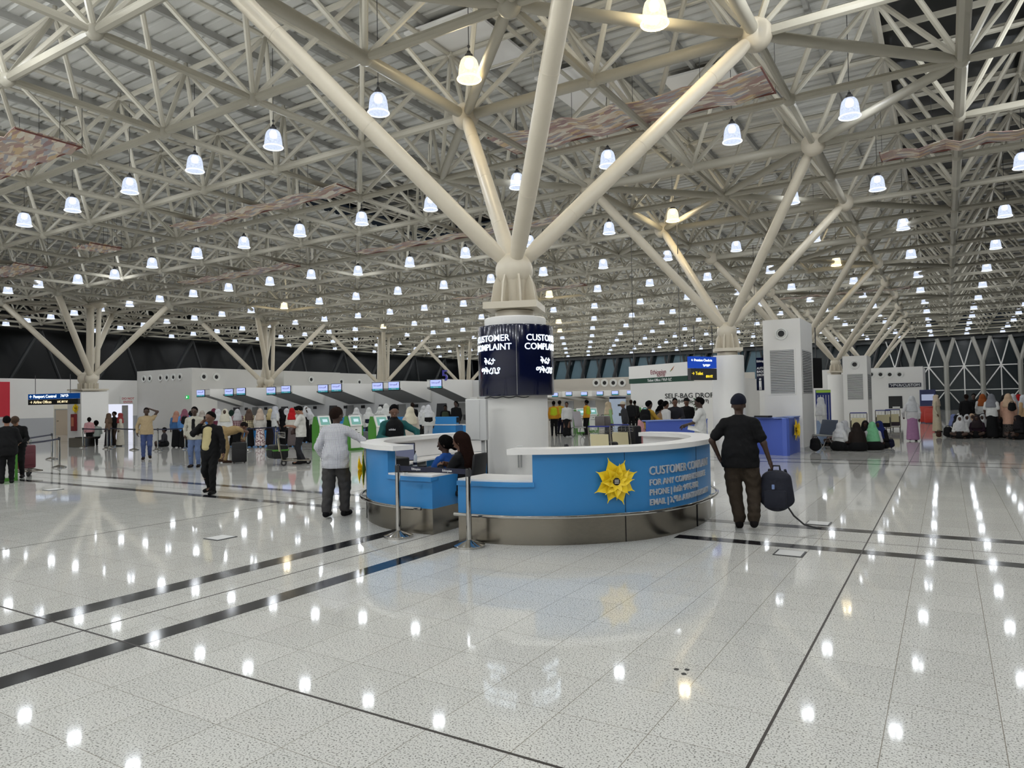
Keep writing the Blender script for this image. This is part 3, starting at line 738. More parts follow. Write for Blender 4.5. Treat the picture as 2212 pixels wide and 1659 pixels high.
# ------------------------------------------------------------------ things on and in the ring desk
def post(x, y, label, grp, h=.93, m=None, r=.032, base=.19):
    p = thing('stanchion', label, 'stanchion', (x, y, 0), group=grp); m = m or M_chrome
    b = MB(); b.lathe((0, 0, 0), [(base, 0), (base, .025), (base*.9, .035), (base*.25, .075), (r*.9, .09)], 28); b.build('base', m, p, True)
    b = MB(); b.lathe((0, 0, 0), [(r, .08), (r, h-.03), (r*.8, h)], 20); b.build('pole', m, p, True)
    b = MB(); b.lathe((0, 0, 0), [(r*1.06, h-.1), (r*1.06, h-.012)], 20); b.box((r*1.1, 0, h-.055), (.012, .03, .06)); b.build('belt_head', M_dkgrey if m is M_chrome else m, p, True)
    return p
s1p, s2p = G(861, 1160), G(1014, 1181)
post(*s1p, 'chrome stanchion on the left before the ring desk gap', 'stanchions')
post(*s2p, 'chrome stanchion on the right before the ring desk gap', 'stanchions')
M_belt = mat('navy_belt', (16, 20, 48), .6)
def belt(a, b_, z, label, sag=.0, m=None, w=.05):
    b = MB(); n = 8; a = Vector((*a, z)); c = Vector((*b_, z)); d = (c-a); pd = Vector((-d.y, d.x, 0)).normalized()*.002; vs = []
    for k in range(n+1):
        t = k/n; p = a.lerp(c, t)-Vector((0, 0, sag*4*t*(1-t))); vs += [p+pd-Vector((0, 0, w/2)), p+pd+Vector((0, 0, w/2)), p-pd+Vector((0, 0, w/2)), p-pd-Vector((0, 0, w/2))]
    fs = [(k*4+q, k*4+(q+1) % 4, k*4+4+(q+1) % 4, k*4+4+q) for k in range(n) for q in range(4)]+[(3, 2, 1, 0), (n*4, n*4+1, n*4+2, n*4+3)]
    b.add(vs, fs); return tag(b.build('barrier_belt', m or M_belt), label, 'belt', 'barrier belts')
bo = belt(s1p, s2p, .885, 'navy belt with white airline marks across the ring desk gap', w=.062)
for t in (.28, .72):
    a = Vector((*s1p, .885)).lerp(Vector((*s2p, .885)), t); u = Vector((s2p[0]-s1p[0], s2p[1]-s1p[1], 0)).normalized(); n = u.cross(Vector((0, 0, 1)))
    text_on('Ethiopian', .042, plane_fn(a+n*.004-Vector((0, 0, .014)), u), M_letterw, bo, extrude=.0008)
    b = MB(); q = a+n*.005+u*.1; b.add([q, q+u*.03+Vector((0, 0, .03)), q+u*.012+Vector((0, 0, .012))], [(0, 1, 2)]); b.build('tail_mark', M_letterw, bo)
# inner post with belt, right half
ip = G(0, 0) if False else (-5.05, 9.95)
p1 = D(1220, 11.6); p2 = D(1345, 11.0)
post(*p1, 'dark belt post standing inside the ring desk behind the flower', 'stanchions', h=1.0, m=M_dkgrey)
belt(p1, p2, .93, 'navy belt sloping inside the right half of the ring desk', sag=.02)
# electrical cabinet on its pole beside the pillar
p = D(1029, 10.25); ec = thing('electrical_cabinet', 'grey electrical cabinet on a steel post left of the near pillar', 'cabinet', (*p, 0), R_(25))
b = MB(); b.rbox((0, 0, 1.46), (.30, .2, .6), .008); b.build('body', M_lgrey, ec)
b = MB(); b.rbox((-.045, -.102, 1.46), (.2, .012, .57), .004); b.build('door', M_lgrey, ec)
b = MB(); b.rbox((-.17, -.02, 1.5), (.05, .06, .08), .006); b.build('handle', M_black, ec)
b = MB(); b.bb((.06, -.03, 0), (.11, .03, 1.17)); b.build('post', M_lgrey, ec)
b = MB(); b.bb((.135, -.02, 0), (.15, .0, 1.6)); b.build('conduit', M_dkgrey, ec)
p = G(1128, 1080); p = (cx+.51*math.cos(cam_ang+.06), cy+.51*math.sin(cam_ang+.06))
ps = thing('socket_box', 'small white socket box with two grey conduits on the near pillar', 'socket', (*p, 0), cam_ang+PI/2)
b = MB(); b.rbox((0, -.02, 1.02), (.09, .05, .09), .008); b.build('box', M_whitep, ps)
b = MB()
for s in (-.02, .02): b.tube((s, -.02, .75), (s, -.02, .99), .012, 8)
b.build('conduit', M_grey, ps); b = MB(); b.path([(.04, -.03, 1.0), (.08, -.04, .985), (.11, -.04, .99)], .006, 6); b.build('cable', M_black, ps)

def at(P, s, off): q = P.at(s, off); return (q.x, q.y)
def monitor(loc, rz, label, z=.77, screen_on=True, w=.4):
    t = thing('monitor', label, 'monitor', (*loc, z), rz)
    b = MB(); b.rbox((0, 0, .22), (w, .035, .27), .008); b.build('casing', M_black, t)
    b = MB(); b.bb((-w/2+.015, -.02, .1), (w/2-.015, -.0178, .34)); b.build('screen', emis('dim_screen', (120, 125, 150), .5), t)
    b = MB(); b.tube((0, .02, 0), (0, .02, .25), .018, 8); b.bb((-.1, -.08, 0), (.1, .1, .012)); b.build('stand', M_black, t)
pm = D(892, 9.6); monitor((-6.95, 8.1), R_(48), 'flat monitor with grey screen behind the left ring desk panel')
t = thing('water_bottle', 'clear plastic water bottle on the ring desk worktop', 'bottle', (*D(894, 10.6), .77))
M_pet = mat('clear_plastic', (210, 218, 224), .15, spec=.6); b = MB(); b.lathe((0, 0, 0), [(.03, 0), (.033, .01), (.033, .07), (.03, .08), (.033, .09), (.033, .15), (.012, .2), (.012, .21)], 14); b.build('body', M_pet, t, True)
b = MB(); b.lathe((0, 0, 0), [(.014, .205), (.014, .23)], 12); b.build('cap', M_black, t, True)
b = MB(); b.lathe((0, 0, 0), [(.0335, .02), (.0335, .06)], 14); b.build('label_band', M_navy, t, True)
t = thing('printer', 'black printer on the ring desk worktop under the monitor', 'printer', (-6.75, 7.72, .77), R_(-20)); b = MB(); b.rbox((0, 0, .09), (.36, .28, .18), .02); b.build('body', M_black, t); b = MB(); b.rbox((.1, -.14, .12), (.14, .02, .05), .004); b.build('paper_tray', M_lgrey, t)
t = thing('tape_dispenser', 'white cup with dark print on the ring desk beside the printer', 'cup', (*D(872, 9.3), .77)); b = MB(); b.lathe((0, 0, 0), [(.035, 0), (.042, .1)], 14); b.build('body', M_whitep, t, True); b = MB(); b.lathe((0, 0, 0), [(.041, .04), (.0425, .075)], 14); b.build('band', M_black, t, True)
t.name = 'paper_cup'
b = MB(); b.rbox((0, 0, .015), (.4, .16, .025), .006); o = b.build('keyboard', M_black); o.location = (*D(893, 9.7), .77); o.rotation_euler.z = R_(20); tag(o, 'black keyboard on the ring desk worktop below the bottle', 'keyboard')
b = MB(); b.rbox((0, 0, .025), (.12, .07, .05), .015); o = b.build('phone_handset', M_black); o.location = (*D(910, 10.2), .77); tag(o, 'small black device lying behind the keyboard on the ring desk', 'device')
b = MB(); b.rbox((0, 0, .02), (.3, .22, .03), .004); o = b.build('document_folder', M_black); o.location = (*D(928, 9.7), .77); o.rotation_euler.z = .5; tag(o, 'black folder on the worktop beside the woman in blue', 'folder')
def office_chair(loc, rz, label):
    t = thing('office_chair', label, 'chair', (*loc, 0), rz)
    b = MB(); b.rbox((0, 0, .47), (.48, .46, .08), .03); b.build('seat', M_black, t, True)
    b = MB(); b.rbox((0, -.24, .80), (.38, .05, .42), .03, rx=R_(8)); b.build('backrest', M_black, t, True)
    b = MB(); b.tube((0, 0, .1), (0, 0, .44), .03, 10); b.build('gas_post', M_dkgrey, t, True)
    for k in range(5):
        a = 2*PI*k/5; b = MB(); b.tube((0, 0, .12), (.27*math.cos(a), .27*math.sin(a), .07), .018, 8); b.build('foot_arm', M_black, t, True); b = MB(); b.ball((.27*math.cos(a), .27*math.sin(a), .03), .03, 8, 6); b.build('caster', M_black, t, True)
# ------------------------------------------------------------------ people: one smooth surface per body, clothes as parts
def nets(f, lo, hi, h):
    lo = np.array(lo, float); hi = np.array(hi, float)
    n = np.maximum(np.ceil((hi-lo)/h).astype(int)+1, 4)
    ax = [lo[i]+h*np.arange(n[i]) for i in range(3)]
    Xg, Yg, Zg = np.meshgrid(*ax, indexing='ij')
    Vv = f(Xg, Yg, Zg).astype(np.float32); s = Vv < 0
    if not s.any(): return [], []
    c = np.zeros(tuple(n-1), bool); cs = np.zeros(tuple(n-1)+(3,)); cn = np.zeros(tuple(n-1))
    for axd in range(3):
        o = [0, 0, 0]; o[axd] = 1
        sl0 = tuple(slice(0, n[i]-o[i]) for i in range(3)); sl1 = tuple(slice(o[i], n[i]) for i in range(3))
        a, b = Vv[sl0], Vv[sl1]; cr = (a < 0) != (b < 0)
        t = np.where(cr, a/np.where(cr, a-b, 1), 0)
        oth = [i for i in range(3) if i != axd]
        for d0 in (0, 1):
            for d1 in (0, 1):
                sl = [None]*3; sl[axd] = slice(0, n[axd]-1); sl[oth[0]] = slice(d0, n[oth[0]]-1+d0); sl[oth[1]] = slice(d1, n[oth[1]]-1+d1)
                q = cr[tuple(sl)]; tt = t[tuple(sl)]
                cn += q; off = np.zeros(q.shape+(3,)); off[..., axd] = tt; off[..., oth[0]] = d0; off[..., oth[1]] = d1
                cs += off*q[..., None]
    c = cn > 0; idx = -np.ones(c.shape, int); idx[c] = np.arange(c.sum())
    cell = np.argwhere(c); vs = lo+(cell+cs[c]/cn[c][:, None])*h
    fs = []
    for axd in range(3):
        o = [0, 0, 0]; o[axd] = 1; oth = [i for i in range(3) if i != axd]
        sl0 = [slice(1, n[i]-1) for i in range(3)]; sl1 = [slice(1, n[i]-1) for i in range(3)]
        sl0[axd] = slice(0, n[axd]-1); sl1[axd] = slice(1, n[axd])
        a, b = s[tuple(sl0)], s[tuple(sl1)]; e = np.argwhere(a != b)
        if not len(e): continue
        flip = a[a != b]
        base = e.copy(); base[:, oth[0]] += 1; base[:, oth[1]] += 1
        def g(d0, d1):
            q = base.copy(); q[:, oth[0]] -= d0; q[:, oth[1]] -= d1; return idx[q[:, 0], q[:, 1], q[:, 2]]
        Q = np.stack([g(1, 1), g(0, 1), g(0, 0), g(1, 0)], 1)
        fl_ = flip if axd != 1 else ~flip
        Q[~fl_] = Q[~fl_][:, ::-1]
        fs.append(Q)
    return vs, np.concatenate(fs)
def smin(a, b, k):
    h = np.clip(.5+.5*(b-a)/k, 0, 1); return b*(1-h)+a*h-k*h*(1-h)
class Sdf:
    def __init__(s, k=.025): s.p = []; s.k = k; s.wr = 0; s.cuts = []; s.subs = []
    def cap(s, a, b, ra, rb=None, u=None, w=1.0, k=None):
        s.p.append((np.array(a, float), np.array(b, float), ra, ra if rb is None else rb, None if u is None else np.array(u, float), w, k)); return s
    def cut(s, pt, n): s.cuts.append((np.array(pt, float), np.array(n, float)/np.linalg.norm(n))); return s      # keep the side the normal points away from
    def sub(s, c, r, sc=(1, 1, 1)): s.subs.append((np.array(c, float), r, sc)); return s
    def __call__(s, X, Y, Z):
        d = None
        for a, b, ra, rb, u, w, k in s.p:
            px, py, pz = X-a[0], Y-a[1], Z-a[2]; ab = b-a; L2 = max(ab@ab, 1e-9)
            t = np.clip((px*ab[0]+py*ab[1]+pz*ab[2])/L2, 0, 1)
            qx, qy, qz = px-t*ab[0], py-t*ab[1], pz-t*ab[2]
            if u is not None:
                l = qx*u[0]+qy*u[1]+qz*u[2]; kk = l*(1/w-1); qx, qy, qz = qx+kk*u[0], qy+kk*u[1], qz+kk*u[2]
            e = np.sqrt(qx*qx+qy*qy+qz*qz)-(ra+(rb-ra)*t)
            d = e if d is None else smin(d, e, k or s.k)
        for c, r, sc in s.subs:
            e = np.sqrt(((X-c[0])/sc[0])**2+((Y-c[1])/sc[1])**2+((Z-c[2])/sc[2])**2)-r; d = np.maximum(d, -e)
        if s.wr: d = d+s.wr*(np.sin(52*Z+3.2*np.sin(17*X+9*Y)+21*X)*.6+np.sin(31*Z-38*X*np.cos(6*Z)+25*Y)*.4)
        for p, n in s.cuts: d = np.maximum(d, (X-p[0])*n[0]+(Y-p[1])*n[1]+(Z-p[2])*n[2])
        return d
    def bounds(s, m=.03):
        lo = np.min([np.minimum(p[0]-max(p[2], p[3])*max(1, p[5]), p[1]-max(p[2], p[3])*max(1, p[5])) for p in s.p], 0)-m
        hi = np.max([np.maximum(p[0]+max(p[2], p[3])*max(1, p[5]), p[1]+max(p[2], p[3])*max(1, p[5])) for p in s.p], 0)+m
        return lo, hi
    def mesh(s, h):
        lo, hi = s.bounds(); return nets(s, lo, hi, h)
def sdf_obj(name, parts, m, parent, scale):
    V_ = []; F_ = []; n = 0
    for sd, h in parts:
        v, f = sd.mesh(h)
        if len(v) == 0: continue
        V_.append(v); F_.append(f+n); n += len(v)
    if not V_: return None
    V_ = np.concatenate(V_)*scale; F_ = np.concatenate(F_)
    me = bpy.data.meshes.new(name); me.vertices.add(len(V_)); me.vertices.foreach_set('co', V_.astype(np.float32).ravel())
    me.loops.add(len(F_)*4); me.polygons.add(len(F_))
    me.loops.foreach_set('vertex_index', F_.astype(np.int32).ravel()); me.polygons.foreach_set('loop_start', np.arange(0, len(F_)*4, 4, dtype=np.int32))
    me.polygons.foreach_set('loop_total', np.full(len(F_), 4, np.int32)); me.polygons.foreach_set('use_smooth', np.ones(len(F_), bool))
    me.update(calc_edges=True); me.validate(); me.materials.append(m)
    o = bpy.data.objects.new(name, me); COL.objects.link(o); o.parent = parent; return o
def ik(a, t, l1, l2, hint):
    a = np.array(a, float); t = np.array(t, float); d = t-a; L = np.linalg.norm(d); L_ = min(L, (l1+l2)*.995); d = d/max(L, 1e-6); t = a+d*L_
    x = (l1*l1-l2*l2+L_*L_)/(2*L_); h = math.sqrt(max(0, l1*l1-x*x)); hint = np.array(hint, float); p = hint-d*(hint@d); p /= max(np.linalg.norm(p), 1e-6)
    return a+d*x+p*h, t
SK = {'d': (62, 42, 32), 'm': (96, 66, 50), 'l': (140, 100, 78)}
def hand_prims(s, wr, dr, palm_n, side, curl=.5):
    # wrist, direction, palm normal; five fingers of unequal length, thumb from the side of the palm
    dr = dr/np.linalg.norm(dr); pn = palm_n-dr*(palm_n@dr); pn /= max(np.linalg.norm(pn), 1e-6); lat = np.cross(dr, pn)*side
    s.cap(wr, wr+dr*.03, .024, .026, lat, 1.3); s.cap(wr+dr*.03, wr+dr*.085, .022, .02, lat, 1.9)
    for k, (o, L) in enumerate(((-.03, .062), (-.01, .075), (.01, .08), (.03, .07))):
        b0 = wr+dr*.09-lat*o; c1 = b0+(dr*math.cos(curl)+pn*math.sin(curl))*L*.5; c2 = c1+(dr*math.cos(curl*2.1)+pn*math.sin(curl*2.1))*L*.5
        s.cap(b0, c1, .0095, .0088, k=.004); s.cap(c1, c2, .0088, .0072, k=.004)
    t0 = wr+dr*.03+lat*.026; t1 = t0+(dr*.6+lat*.7+pn*.3)*.038; t2 = t1+(dr*.9+lat*.15+pn*.35)*.03
    s.cap(t0, t1, .0135, .0115, k=.008); s.cap(t1, t2, .0115, .009, k=.004)
def person(label, x, y, face, h=1.7, skin='d', top=((230, 230, 230), 'short'), bottom=((40, 40, 44), 'trousers'), head=('hair', (14, 12, 12)),
           shoes=(20, 20, 20), Rw=None, Lw=None, Rh=None, Lh=None, lean=0, mode='stand', hy=0, ht=0, step=0, res=.03, group=None, hem=.86, feet=None, fat=1.0, z=0, name='person', hb=0, twist=0, jacket=None):
    """face: heading in degrees counter-clockwise from +Y. Wrist targets and hints in the person's own frame (x right, y front)."""
    sc = h/1.75; r = empty(name, (x, y, z), R_(face)); tag(r, label, 'person', group)
    hero = res < .02
    px = np.array([1., 0, 0]); L = math.radians(lean)
    def up(p, base):        # lean the upper body forward about the pelvis
        p = np.array(p, float); q = p-base; c, s = math.cos(L), math.sin(L)
        return base+np.array([q[0], q[1]*c+q[2]*s, q[2]*c-q[1]*s])
    zp = {'stand': .95, 'chair': .5, 'floor': .14, 'kneel': .3}[mode]
    pel = np.array([0, 0, zp]); dz = zp-.95; U = lambda p: up(np.array(p, float)+[0, 0, dz], pel)
    chest0, chest1 = U((0, 0, 1.08)), U((0, .0, 1.33)); neck = U((0, -.01, 1.45)); nk2 = U((0, .005, 1.54))
    shw = .185; ul = U((1, 0, 0))-U((0, 0, 0))
    sh = {1: U((shw, -.01, 1.385)), -1: U((-shw, -.01, 1.385))}
    # head frame
    hyr, htr = math.radians(hy), math.radians(ht)
    if lean > 30: pass
    Rz = np.array([[math.cos(hyr), -math.sin(hyr), 0], [math.sin(hyr), math.cos(hyr), 0], [0, 0, 1]])
    hl = L*.6+htr; Rx = np.array([[1, 0, 0], [0, math.cos(hl), math.sin(hl)], [0, -math.sin(hl), math.cos(hl)]])
    HC_ = nk2; Hh = lambda p: HC_+Rz @ (Rx @ (np.array(p, float)-[0, .005, 1.54]))
    hu = Rz @ np.array([1., 0, 0])
    hips = {1: pel+[.088, 0, -.02], -1: pel+[-.088, 0, -.02]}; legs = {}
    for s in (1, -1):
        if mode == 'stand':
            t = np.array([s*.1, -.01+s*step*.24, .085]); hint = (0.05*s, 1, 0)
            if step and s*step < 0: t = np.array([s*.09, -.22*abs(step), .12])
        elif mode == 'chair': t = np.array([s*.1, .42, .085]); hint = (0, .5, 1)
        elif mode == 'floor': t = np.array([-s*.12, .32, .07]); hint = (s*1.6, .5, .6)
        else: t = np.array([s*.1, -.25, .07]); hint = (0, 1, 0)
        if feet: t = np.array(feet[s], float); hint = (s*.35, 1, 0)
        kn, an = ik(hips[s], t, .44, .42, hint); legs[s] = (kn, an)
    arms = {}
    for s, w, hi_ in ((1, Rw, Rh), (-1, Lw, Lh)):
        w = (s*.235, .06, .86+dz*(mode == 'stand')) if w is None else w
        if mode != 'stand' and (Rw if s > 0 else Lw) is None: w = (s*.14, .3, zp+.14)
        hi_ = (s*.6, -1, -.2) if hi_ is None else hi_
        el, wr = ik(sh[s], w, .29, .26, hi_); arms[s] = (el, wr)
    # body
    B = Sdf(.03)
    B.cap(pel+[-.06, 0, 0], pel+[.06, 0, 0], .105*fat, None); B.cap(pel, chest0, .11*fat, .115*fat, px, 1.2); B.cap(chest0, chest1, .115, .12, px, 1.3)
    B.cap(sh[-1], sh[1], .055); B.cap(neck, nk2, .056, .052)
    for s in (1, -1):
        kn, an = legs[s]
        B.cap(hips[s], kn, .085*fat, .058); B.cap(kn, kn+(an-kn)*.35, .056, .058); B.cap(kn+(an-kn)*.35, an, .058, .036); fd = np.array([0, .15, -.045]) if mode != 'floor' else np.array([-s*.1, .08, -.03])
        B.cap(an+[0, -.02, -.03], an+fd, .038, .03)
        el, wr = arms[s]; B.cap(sh[s], el, .05, .038); B.cap(el, wr, .038, .025)
    face_v = Rz @ np.array([0, 1., 0])
    def headprims(H, k=.02):
        H.cap(Hh((0, -.015, 1.645)), Hh((0, .02, 1.65)), .099, .095, hu, .85); H.cap(Hh((0, .035, 1.60)), Hh((0, .05, 1.575)), .062, .05, hu, .92)
        H.cap(Hh((0, 0, 1.5)), Hh((0, -.0, 1.57)), .054, .056)
        if hero:
            H.cap(Hh((0, .1, 1.64)), Hh((0, .122, 1.602)), .011, .015, k=.012); H.cap(Hh((-.018, .103, 1.568)), Hh((.018, .103, 1.568)), .009, k=.006); H.cap(Hh((-.016, .1, 1.556)), Hh((.016, .1, 1.556)), .009, k=.006)
            for q in (-1, 1): H.cap(Hh((q*.02, .098, 1.652)), Hh((q*.045, .085, 1.652)), .013, k=.012)
        for q in (-1, 1): H.cap(Hh((q*.078, -.005, 1.63)), Hh((q*.084, -.012, 1.60)), .016, .012, k=.008)
    if hero:
        Hd = Sdf(.02); headprims(Hd); Hn = Sdf(.008)
        for s in (1, -1):
            el, wr = arms[s]; d = wr-el; hand_prims(Hn, wr, d, np.array([-s*1., .3, 0]) if abs(d[2]) > .12 else np.array([0, .2, -1.]), s, .45)
        hs = []
        for s in (1, -1):
            Hn = Sdf(.008); el, wr = arms[s]; d = wr-el
            hand_prims(Hn, wr-d*.06, d, np.array([-s*1., .3, 0]) if abs(d[2]) > .12 else np.array([0, .2, -1.]), s, .45); hs.append((Hn, .0045))
        sdf_obj('body', [(B, res), (Hd, .008)]+hs, mat('skin_'+skin, SK[skin], .55, var=.05, vs=10), r, sc)
        eb = MB()
        for q in (-1, 1): eb.ball(Hh((q*.031, .0925, 1.632))*sc, .0125*sc, 10, 6)
        eb.build('eyes', mat('eye_dark', (40, 30, 28), .2), r, True)
    else:
        headprims(B)
        for s in (1, -1):
            el, wr = arms[s]; d = (wr-el)/np.linalg.norm(wr-el); B.cap(wr, wr+d*.09, .028, .026); B.cap(wr+d*.09, wr+d*.15, .02, .014); B.cap(wr+d*.04, wr+d*.08+[-s*.03, .02, 0], .014, .011)
        sdf_obj('body', [(B, res)], mat('skin_'+skin, SK[skin], .55, var=.05, vs=10), r, sc)
    # trousers or skirt
    bc, bk = bottom
    if bk in ('trousers', 'wide'):
        T = Sdf(.03); w = 1.25 if bk == 'wide' else 1
        T.cap(pel+[-.055, 0, .0], pel+[.055, 0, .0], .125*fat); T.cap(pel, pel+[0, 0, .1], .12*fat, .118*fat, px, 1.2)
        for s in (1, -1): kn, an = legs[s]; T.cap(hips[s]+[0, 0, .0], kn, .108*fat*min(w, 1.1), .078*w); T.cap(kn, an+[0, 0, .02], .078*w, .058*w); 
        if bk == 'wide':
            for s in (1, -1): kn, an = legs[s]; T.cap(an+[0, 0, .06], an+[0, 0, .03], .082, .078, k=.01); T.cap(an+[0, 0, .15], an+[0, 0, .13], .074, .074, k=.01); T.cap(kn+(hips[s]-kn)*.45+[s*.07, 0, 0], kn+(hips[s]-kn)*.25+[s*.07, 0, 0], .05, .045)
        if mode == 'stand': T.cut((0, 0, .07), (0, 0, -1)); T.cut((0, 0, 1.07), (0, 0, 1))
        T.wr = .006 if hero else .004
        sdf_obj('trousers', [(T, res)], bc if not isinstance(bc, tuple) else fab(bc), r, sc)
    else:
        T = Sdf(.04)
        if mode == 'stand':
            T.cap(pel+[0, 0, .08], pel+[0, 0, -.1], .125*fat, .15*fat, px, 1.2); T.cap(pel+[0, 0, -.1], (0, .0, .12), .15*fat, .2*fat, px, 1.15); T.cut((0, 0, .05), (0, 0, -1)); T.cut((0, 0, 1.08), (0, 0, 1))
        elif mode == 'chair':
            T.cap(pel, (0, .4, zp), .15, .13, px, 1.35); T.cap((0, .42, zp-.02), (0, .42, .12), .12, .16, px, 1.3); T.cut((0, 0, .05), (0, 0, -1))
        else:
            T.cap((0, -.02, .14), (0, .3, .12), .2, .14, px, 1.5); T.cap((-.25, .12, .1), (.25, .12, .1), .12); T.cap(pel, pel+[0, 0, .12], .18, .13, px, 1.2); T.cut((0, 0, .01), (0, 0, -1))
        sdf_obj('skirt', [(T, res)], bc if not isinstance(bc, tuple) else fab(bc), r, sc)
    # shoes
    if mode in ('stand', 'chair'):
        Sh = Sdf(.02)
        for s in (1, -1):
            kn, an = legs[s]; tz = .03 if an[2] < .1 else an[2]-.055
            Sh.cap((an[0], an[1]-.04, tz+.015), (an[0]+s*.02, an[1]+.17, tz), .052, .044); Sh.cap((an[0], an[1]-.02, tz+.04), (an[0], an[1]-.01, tz+.05), .045)
        Sh.cut((0, 0, .003), (0, 0, -1)); sdf_obj('shoes', [(Sh, min(res, .025))], fab(shoes), r, sc)
    # top
    tc, sl = top; T = Sdf(.03); hz = hem+dz if mode == 'stand' else zp+.02
    T.cap(pel+[0, 0, -.12 if mode == 'stand' and lean < 25 else -.03], pel+[0, 0, .06], .15*fat, .147*fat, px, 1.42); T.cap(pel+[0, 0, .06], chest0, .147*fat, .138*fat, px, 1.3); T.cap(chest0, chest1, .138*fat, .137, px, 1.32); T.cap(sh[-1], sh[1], .064); T.cap(U((-.1, -.01, 1.41)), U((.1, -.01, 1.41)), .062, k=.05); T.cap(chest1, neck, .12, .07, px, 1.25)
    if hem < .7 and mode == 'stand': T.cap(pel, (0, 0, hem), .15*fat, .18*fat, px, 1.15)
    for s in (1, -1):
        el, wr = arms[s]
        if sl == 'long': T.cap(sh[s], el, .072, .056); T.cap(el, el+(wr-el)*.96, .056, .043)
        elif sl == 'short': T.cap(sh[s], sh[s]+(el-sh[s])*.72, .072, .072)
        elif sl == 'vest': T.cap(sh[s], sh[s]+(el-sh[s])*.1, .07)
    nn = (neck-chest1)/np.linalg.norm(neck-chest1); T.cut(neck+nn*.05, nn)
    if mode == 'stand' and lean < 25: T.cut((0, 0, hz), (0, 0, -1))
    elif lean >= 25: bn = (pel-chest0)/np.linalg.norm(pel-chest0); T.cut(pel+bn*(.95-hem), bn)
    else: T.cut((0, 0, max(hz-.03, .05)), (0, 0, -1))
    if sl == 'short':
        for s in (1, -1): el, wr = arms[s]; d = (el-sh[s])/np.linalg.norm(el-sh[s]); pass
    T.wr = .005 if hero else .003
    sdf_obj('top' if sl != 'coat' else 'coat', [(T, res)], tc if not isinstance(tc, tuple) else fab(tc), r, sc)
    if jacket:          # a vest or apron over the top
        J = Sdf(.03); J.cap(pel+[0, 0, .02], chest0, .15*fat, .15*fat, px, 1.24); J.cap(chest0, chest1, .15*fat, .149, px, 1.3); J.cap(chest1, neck, .135, .08, px, 1.2)
        J.cut(neck-[0, 0, .02], (0, 0, 1)); J.cut((0, 0, hz+.04), (0, 0, -1)); sdf_obj('vest', [(J, res)], jacket if not isinstance(jacket, tuple) else fab(jacket), r, sc)
    # head wear
    hk, hc = head[0], head[1]; rr = min(res, .022)
    if hk in ('hair', 'afro', 'long', 'bun', 'short'):
        g = {'hair': .005, 'short': .006, 'afro': .035, 'long': .016, 'bun': .014}[hk]
        T = Sdf(.02); T.cap(Hh((0, -.026, 1.66)), Hh((0, .0, 1.675)), .1+g, .096+g, hu, .87)
        if hk == 'long': T.cap(Hh((0, -.06, 1.65)), U((0, -.11, 1.3)), .085, .1, px, 1.25); T.cap(U((0, -.11, 1.3)), U((0, -.13, 1.12)), .1, .05, px, 1.2)
        if hk == 'bun': T.cap(Hh((0, -.1, 1.63)), Hh((0, -.16, 1.58)), .06, .05)
        T.sub(Hh((0, .13, 1.61)), .1, (1, 1, 1.05)); T.sub(Hh((0, .05, 1.53)), .085, (1.1, 1, 1))
        sdf_obj('hair', [(T, rr if not hero else .01)], mat('hair_%d_%d_%d' % hc, tuple(q*.7 for q in hc), .9, spec=.08, bump=.8, bs=60), r, sc)
    elif hk == 'cap':
        T = Sdf(.012); T.cap(Hh((0, -.02, 1.665)), Hh((0, .01, 1.68)), .112, .107, hu, .9); T.cut(Hh((0, 0, 1.645)), Rz @ Rx @ np.array([0, .12, -1.])); T.cap(Hh((0, .09, 1.665)), Hh((0, .16, 1.655)), .02, .012, hu, 3.2)
        sdf_obj('cap', [(T, rr if not hero else .008)], fab(hc), r, sc)
    elif hk == 'hijab':
        T = Sdf(.03); T.cap(Hh((0, -.02, 1.65)), Hh((0, .015, 1.65)), .12, .115, hu, .9); T.cap(Hh((0, .0, 1.6)), U((0, 0, 1.42)), .115, .15, px, 1.12); T.cap(U((0, 0, 1.42)), U((0, .0, 1.27 if len(head) < 3 else head[2])), .15, .172, px, 1.3); T.wr = .004
        T.sub(Hh((0, .135, 1.62)), .088, (.85, 1, 1.15)); bn = U((0, 0, 1.0))-U((0, 0, 1.4)); bn /= np.linalg.norm(bn); T.cut(U((0, 0, (1.22 if len(head) < 3 else head[2]-.06))), bn)
        sdf_obj('headscarf', [(T, rr)], fab(hc), r, sc)
    return r
def aim(px, rel): return math.degrees(YAW)+rel-math.degrees(math.atan((px-W_/2)/F))
def Yp(px, py, Y):
    d = ray(px, py); t = Y/d[1]; return (float(d[0]*t), Y, float(d[2]*t+HC))
def zat(py, px, depth):      # height seen at that row, that far away
    d = ray(px, py); hd = -math.sin(YAW)*d[0]+math.cos(YAW)*d[1]; return HC+d[2]*depth/hd
def loc_of(p, x, y, face, h):        # world point -> person's own frame
    a = R_(face); dx, dy = p[0]-x, p[1]-y; s = 1.75/h
    return ((dx*math.cos(a)+dy*math.sin(a))*s, (-dx*math.sin(a)+dy*math.cos(a))*s, p[2]*s)
WHT = (226, 226, 224); BLK = (18, 18, 20)
M_check = cloth('check_shirt', 'grid', (222, 222, 226), (104, 104, 118), 52)
M_plaid = cloth('plaid_red', 'plaid', (170, 150, 150), (84, 30, 44), 14)
M_plaid2 = cloth('plaid_dark', 'plaid', (200, 186, 150), (30, 26, 30), 14)
M_floral = cloth('floral_skirt', 'noise', (220, 208, 206), (130, 96, 100), 16)
M_floral2 = cloth('floral_sleeve', 'noise', (30, 34, 60), (120, 130, 160), 60)
M_bpal = cloth('dark_pattern', 'noise', (70, 66, 64), (24, 22, 24), 30)

